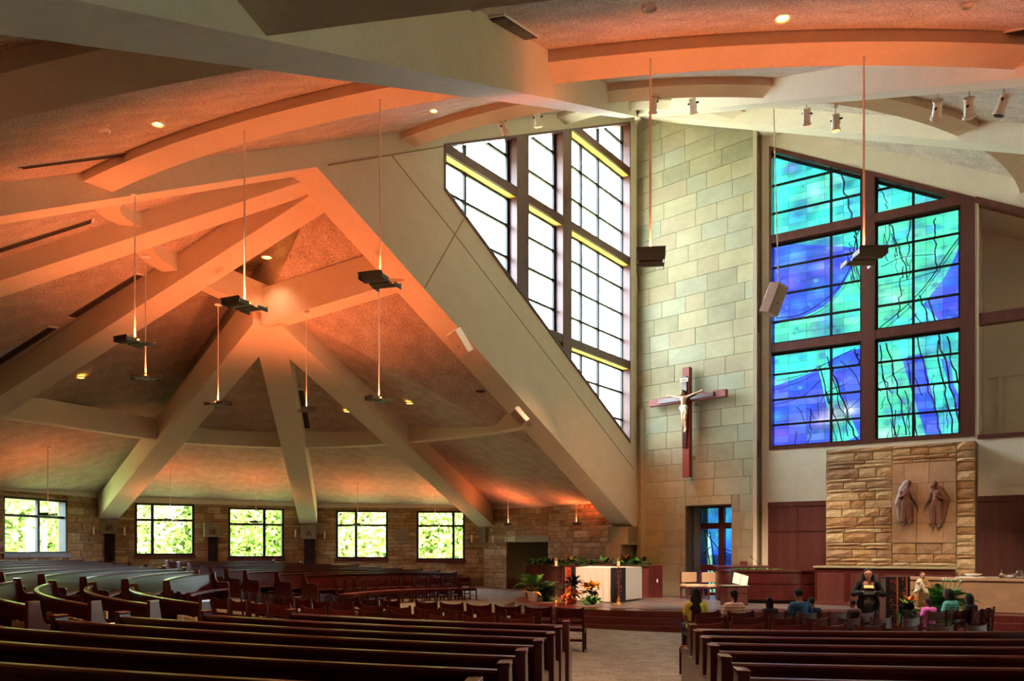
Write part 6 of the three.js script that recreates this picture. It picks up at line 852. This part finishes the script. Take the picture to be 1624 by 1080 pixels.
// ---------- the two carved figures on the relief panel ----------
M.carved = std({ map: noiseTex(256, [[40, 1], [10, .6]], (n) => mixc([92, 54, 36], [132, 84, 58], n), .6), roughness: .6 }); M.carvedLight = std({ color: 0x97857c, roughness: .6 });
[[1440, -1, 'carved wooden figure with a veil, left of the two on the stone panel'], [1486, 1, 'carved wooden figure with short hair, right of the two on the stone panel']].forEach(([px, s, l]) => {
  const t0 = bt(px), n = V(-.559, 0, .829), o = V(BO.x + GU.x * t0, b2(px, s < 0 ? 833 : 836)[1], BO.z + GU.z * t0).addScaledVector(n, .1), t = thing('relief_figure', l, 'sculpture', o, Math.atan2(n.x, n.z), undefined), H_ = 1.26, m = (x) => -s * x; // leans towards the other figure
  const hd = [m(.05), 1.16, .1], flip = (p) => ({ lo: [p.lo[0], p.lo[1], -p.hi[2]], hi: [p.hi[0], p.hi[1], -p.lo[2]], f: (x, y, z) => p.f(x, y, -z) }), hp = headPieces([hd[0], hd[1], -hd[2]], .78).map(flip);
  part(t, 'body', flesh([...hp, cone([m(.0), 1.0, .08], [m(.04), 1.1, .09], .04), cone([m(-.12), .98, .08], [m(.1), .96, .08], .05), cone([m(-.02), .9, .08], [m(-.02), .6, .07], .1, .1), cone([m(.12), .94, .1], [m(.2), .72, .12], .042, .035), cone([m(.2), .72, .12], [m(.27), .58, .14], .034, .022), cone([m(.27), .58, .14], [m(.31), .5, .15], .02, .014), cone([m(-.14), .94, .1], [m(-.16), .78, .16], .042, .035), cone([m(-.16), .78, .16], [m(-.02), .86, .2], .034, .024), cone([-.06, .1, .1], [-.07, .0, .15], .035, .03), cone([.06, .1, .1], [.07, .0, .15], .035, .03)], .02, .01), M.carved);
  part(t, 'robe', flesh([cone([m(-.02), .92, .08], [0, .6, .08], .11, .1), cone([-.06, .62, .08], [-.09, .12, .08], .1, .08), cone([.06, .62, .08], [.09, .12, .08], .1, .08), ...[-.1, -.04, .03, .09].map((x) => cone([x * .8, .72, .15], [x * 1.2, .1, .14], .02, .024))], .025, .011, (x, y, z) => Math.max(.07 - y, -z - .02)), M.carved);
  part(t, 'mantle', flesh(s < 0 ? [cone([m(-.12), 1.02, .06], [m(-.24), .6, .06], .07, .09), cone([m(-.24), .6, .06], [m(-.2), .15, .05], .07, .05), cone([m(.1), .98, .06], [m(.2), .72, .08], .06, .06), cone([m(-.02), 1.18, .06], [m(-.14), .98, .06], .08, .09)] : [cone([m(-.1), 1.02, .06], [m(-.24), .75, .06], .09, .09), cone([m(-.24), .75, .06], [m(-.16), .2, .05], .08, .05), cone([m(.1), .98, .06], [m(.18), .74, .09], .06, .055)], .03, .012, (x, y, z) => -z - .02), s < 0 ? M.carvedLight : M.carved);
  part(t, 'hair', flesh([egg([hd[0] + m(-.02), hd[1] + .03, hd[2] - .02], [.075, .078, .08])].concat(s < 0 ? [cone([hd[0] + m(-.05), hd[1], hd[2] - .03], [hd[0] + m(-.12), hd[1] - .2, .08], .06, .08)] : [egg([hd[0] + m(.05), hd[1] - .06, hd[2] + .03], [.035, .04, .035])]), .02, .01, (x, y, z) => -Math.max(-(z - hd[2] - .04), y - hd[1] - .04, Math.abs(x - hd[0]) - .05)), s < 0 ? M.carvedLight : std({ color: 0x5a3828, roughness: .7 }));
});

// ---------- stations, banners and candles on the left wall ----------
function onBay(b, px, py, front = 0) { const [t, y] = b.to(px, py), n = V(-b.u.z, 0, b.u.x); if (n.dot(b.o) > 0) n.negate(); return { p: b.o.clone().addScaledVector(b.u, t).addScaledVector(n, front).setY(y), turn: Math.atan2(n.x, n.z), s: -(b.o.z + b.u.z * t) / FOCAL }; }
M.banner = clothTex('#120c10', ['#3a1c2a', '#4a2a18', '#1c2418', '#5a2626', '#2a1a34'], 420, []);
const corbel = (b, px, y0, y1, w, label) => { const { p, turn, s } = onBay(b, px, (y0 + y1) / 2, .06), t = thing('station_carving', label, 'carving', p, turn, 'carved stations on the left wall'), W = w * s, Hh = (y1 - y0) * s; part(t, 'stone_slab', rbox(W, Hh, .26, 0, 0, .2, .015), M.sandstone[2]); part(t, 'carved_figures', flesh([-1, 0, 1].flatMap((k) => [egg([k * .09 + rr(-.03, .03), .08 + rr(-.03, .06), .3], [.04, .05, .04]), cone([k * .09, .02, .28], [k * .1 + rr(-.03, .03), -.18, .28], .055, .06), cone([k * .09, .0, .3], [k * .02, -.08, .34], .025, .02)]), .025, .016), M.carved); };
const banner = (b, x0, x1, y0, y1, label, edge) => { const { p, turn, s } = onBay(b, (x0 + x1) / 2, y1, .2), t = thing('banner', label, 'banner', p, turn), W = (x1 - x0) * s, Hh = (y1 - y0) * s; part(t, 'cloth', foldCloth(V(-W / 2, 0, 0), V(W / 2, 0, 0), 0, Hh, 2, .015), M.banner); part(t, 'hanging_rod', rod(V(-W / 2 - .03, Hh, 0), V(W / 2 + .03, Hh, 0), .015), M.dark); if (edge) part(t, 'orange_edge', foldCloth(V(-W / 2 - .12, 0, .01), V(-W / 2 - .03, 0, .01), .02, Hh, 1, .004), std({ color: 0x9a5228, roughness: .9 })); };
corbel(bay2.b, 172, 822, 847, 25, 'carved station on its stone slab under the left leg beam'); banner(bay2.b, 166, 181, 847, 900, 'dark patterned banner with orange edge under the left leg beam', 1);
corbel(bay2.b, 335, 829, 852, 25, 'carved station between the second and middle windows'); banner(bay2.b, 329, 344, 852, 900, 'dark patterned banner between the second and middle windows', 1);
corbel(bay3.b, 492, 832, 855, 24, 'carved station on its stone slab under the middle leg beam'); banner(bay3.b, 484, 501, 855, 900, 'dark patterned banner under the middle leg beam', 0);
for (const [b, px, y0, y1, w, l] of [[bay3.b, 638, 836, 857, 21, 'plain square stone slab between the two right low windows'], [bay4.b, 769, 836, 860, 20, 'plain stone slab under the right leg beam foot']]) { const { p, turn, s } = onBay(b, px, (y0 + y1) / 2, .03), t = thing('stone_slab', l, 'stone slab', p, turn); part(t, 'slab', rbox(w * s, (y1 - y0) * s, .22, 0, 0, .05, .015), M.sandstone[2]); part(t, 'slab_ledge', rbox(w * s + .03, .04, .26, 0, -(y1 - y0) * s / 2, .06, .01), M.sandstone[1]); }
[[bay1.b, 142, 848, 'wall candle left of the left leg beam foot'], [bay2.b, 197, 849, 'wall candle right of the left leg beam foot'], [bay2.b, 467, 852, 'wall candle left of the middle leg beam foot'], [bay3.b, 516, 854, 'wall candle right of the middle leg beam foot'], [bay3.b, 748, 860, 'wall candle left of the right leg beam foot'], [bay4.b, 787, 861, 'wall candle between the right leg beam foot and the EXIT letters']].forEach(([b, px, py, l]) => { const { p, turn } = onBay(b, px, py, .06), t = thing('wall_candle', l, 'candle', p, turn, 'candles on the stone wall'); part(t, 'candle', cyl(.038, .038, .34, 0, .17, .12, 12), M.wax); part(t, 'bracket', [rbox(.16, .03, .2, 0, -.015, .09, .008), rbox(.2, .3, .05, 0, -.16, .0, .01)], M.rubble[3]); });

// ---------- trees outside the low windows ----------
{
  const bark = std({ color: 0x5a4632, roughness: .95 }), greens = [0x94aa55, 0xa6b868, 0xb8c47a, 0x7f9648, 0xaabc6c].map((c) => std({ color: c, roughness: .8, side: THREE.DoubleSide }));
  const leaf = (() => { const f = []; for (let i = 0; i < 5; i++) { const a = i * 1.257, r = rr(.1, .3), c = V(Math.cos(a) * r, rr(-.15, .15), Math.sin(a) * r), d = V(rr(-1, 1), rr(-.4, .8), rr(-1, 1)).normalize().multiplyScalar(.19), e = V(rr(-1, 1), rr(-1, 1), rr(-1, 1)).normalize().multiplyScalar(.11); f.push(c.clone().sub(d), c.clone().add(e), c.clone().add(d), c.clone().sub(d), c.clone().add(d), c.clone().sub(e)); } return tris(f); })();
  const L = ['leftmost tree outside, before the first window', 'second tree outside, right part of the first window', 'tree outside the second window, left part', 'tree outside the second window, right part', 'tree outside between the second and middle windows', 'tree outside the middle window', 'tree outside right of the middle window', 'tree outside the fourth window, left part', 'tree outside the fourth window, right part', 'tree outside left of the rightmost low window', 'tree outside the rightmost low window', 'tree outside behind the exit side of the wall'];
  [[0, 46], [85, 50], [200, 52], [290, 56], [345, 60], [405, 56], [470, 60], [540, 54], [605, 60], [650, 62], [720, 58], [790, 62]].forEach(([px, d], i) => {
    const o = at(px, HORIZON, d); o.y = -.55; const t = thing('tree', 'leafy bright green ' + L[i], 'tree', o, rr(0, 6), 'trees outside the low windows'), h = rr(6.5, 9), W = rr(2.6, 3.6); part(t, 'trunk', [cyl(.12, .22, h * .7, 0, h * .35, 0, 8), rod(V(0, h * .35, 0), V(1.2, h * .6, .3), .07), rod(V(0, h * .4, 0), V(-1.1, h * .65, -.4), .07)], bark);
    const n = 2400, m = new THREE.InstancedMesh(leaf, greens[i % 5], n), M4 = new THREE.Matrix4(), q = new THREE.Quaternion(), col = new THREE.Color(); for (let k = 0; k < n; k++) { const u = rr(-1, 1), a = rr(0, 6.283), r = Math.pow(rnd(), .33), s = Math.sqrt(1 - u * u); M4.compose(V(Math.cos(a) * s * r * W, h * .55 + u * r * h * .46, Math.sin(a) * s * r * W), q.setFromEuler(new THREE.Euler(rr(0, 6), rr(0, 6), rr(0, 6))), V(1, 1, 1).multiplyScalar(rr(.7, 1.5))); m.setMatrixAt(k, M4); const v = rr(.75, 1.15); m.setColorAt(k, col.setRGB(v * rr(.85, 1.1), v, v * rr(.7, 1))); } shade(m); m.name = 'foliage'; m.userData.kind = 'stuff'; t.add(m);
  });
}
renderer.render(scene, camera);
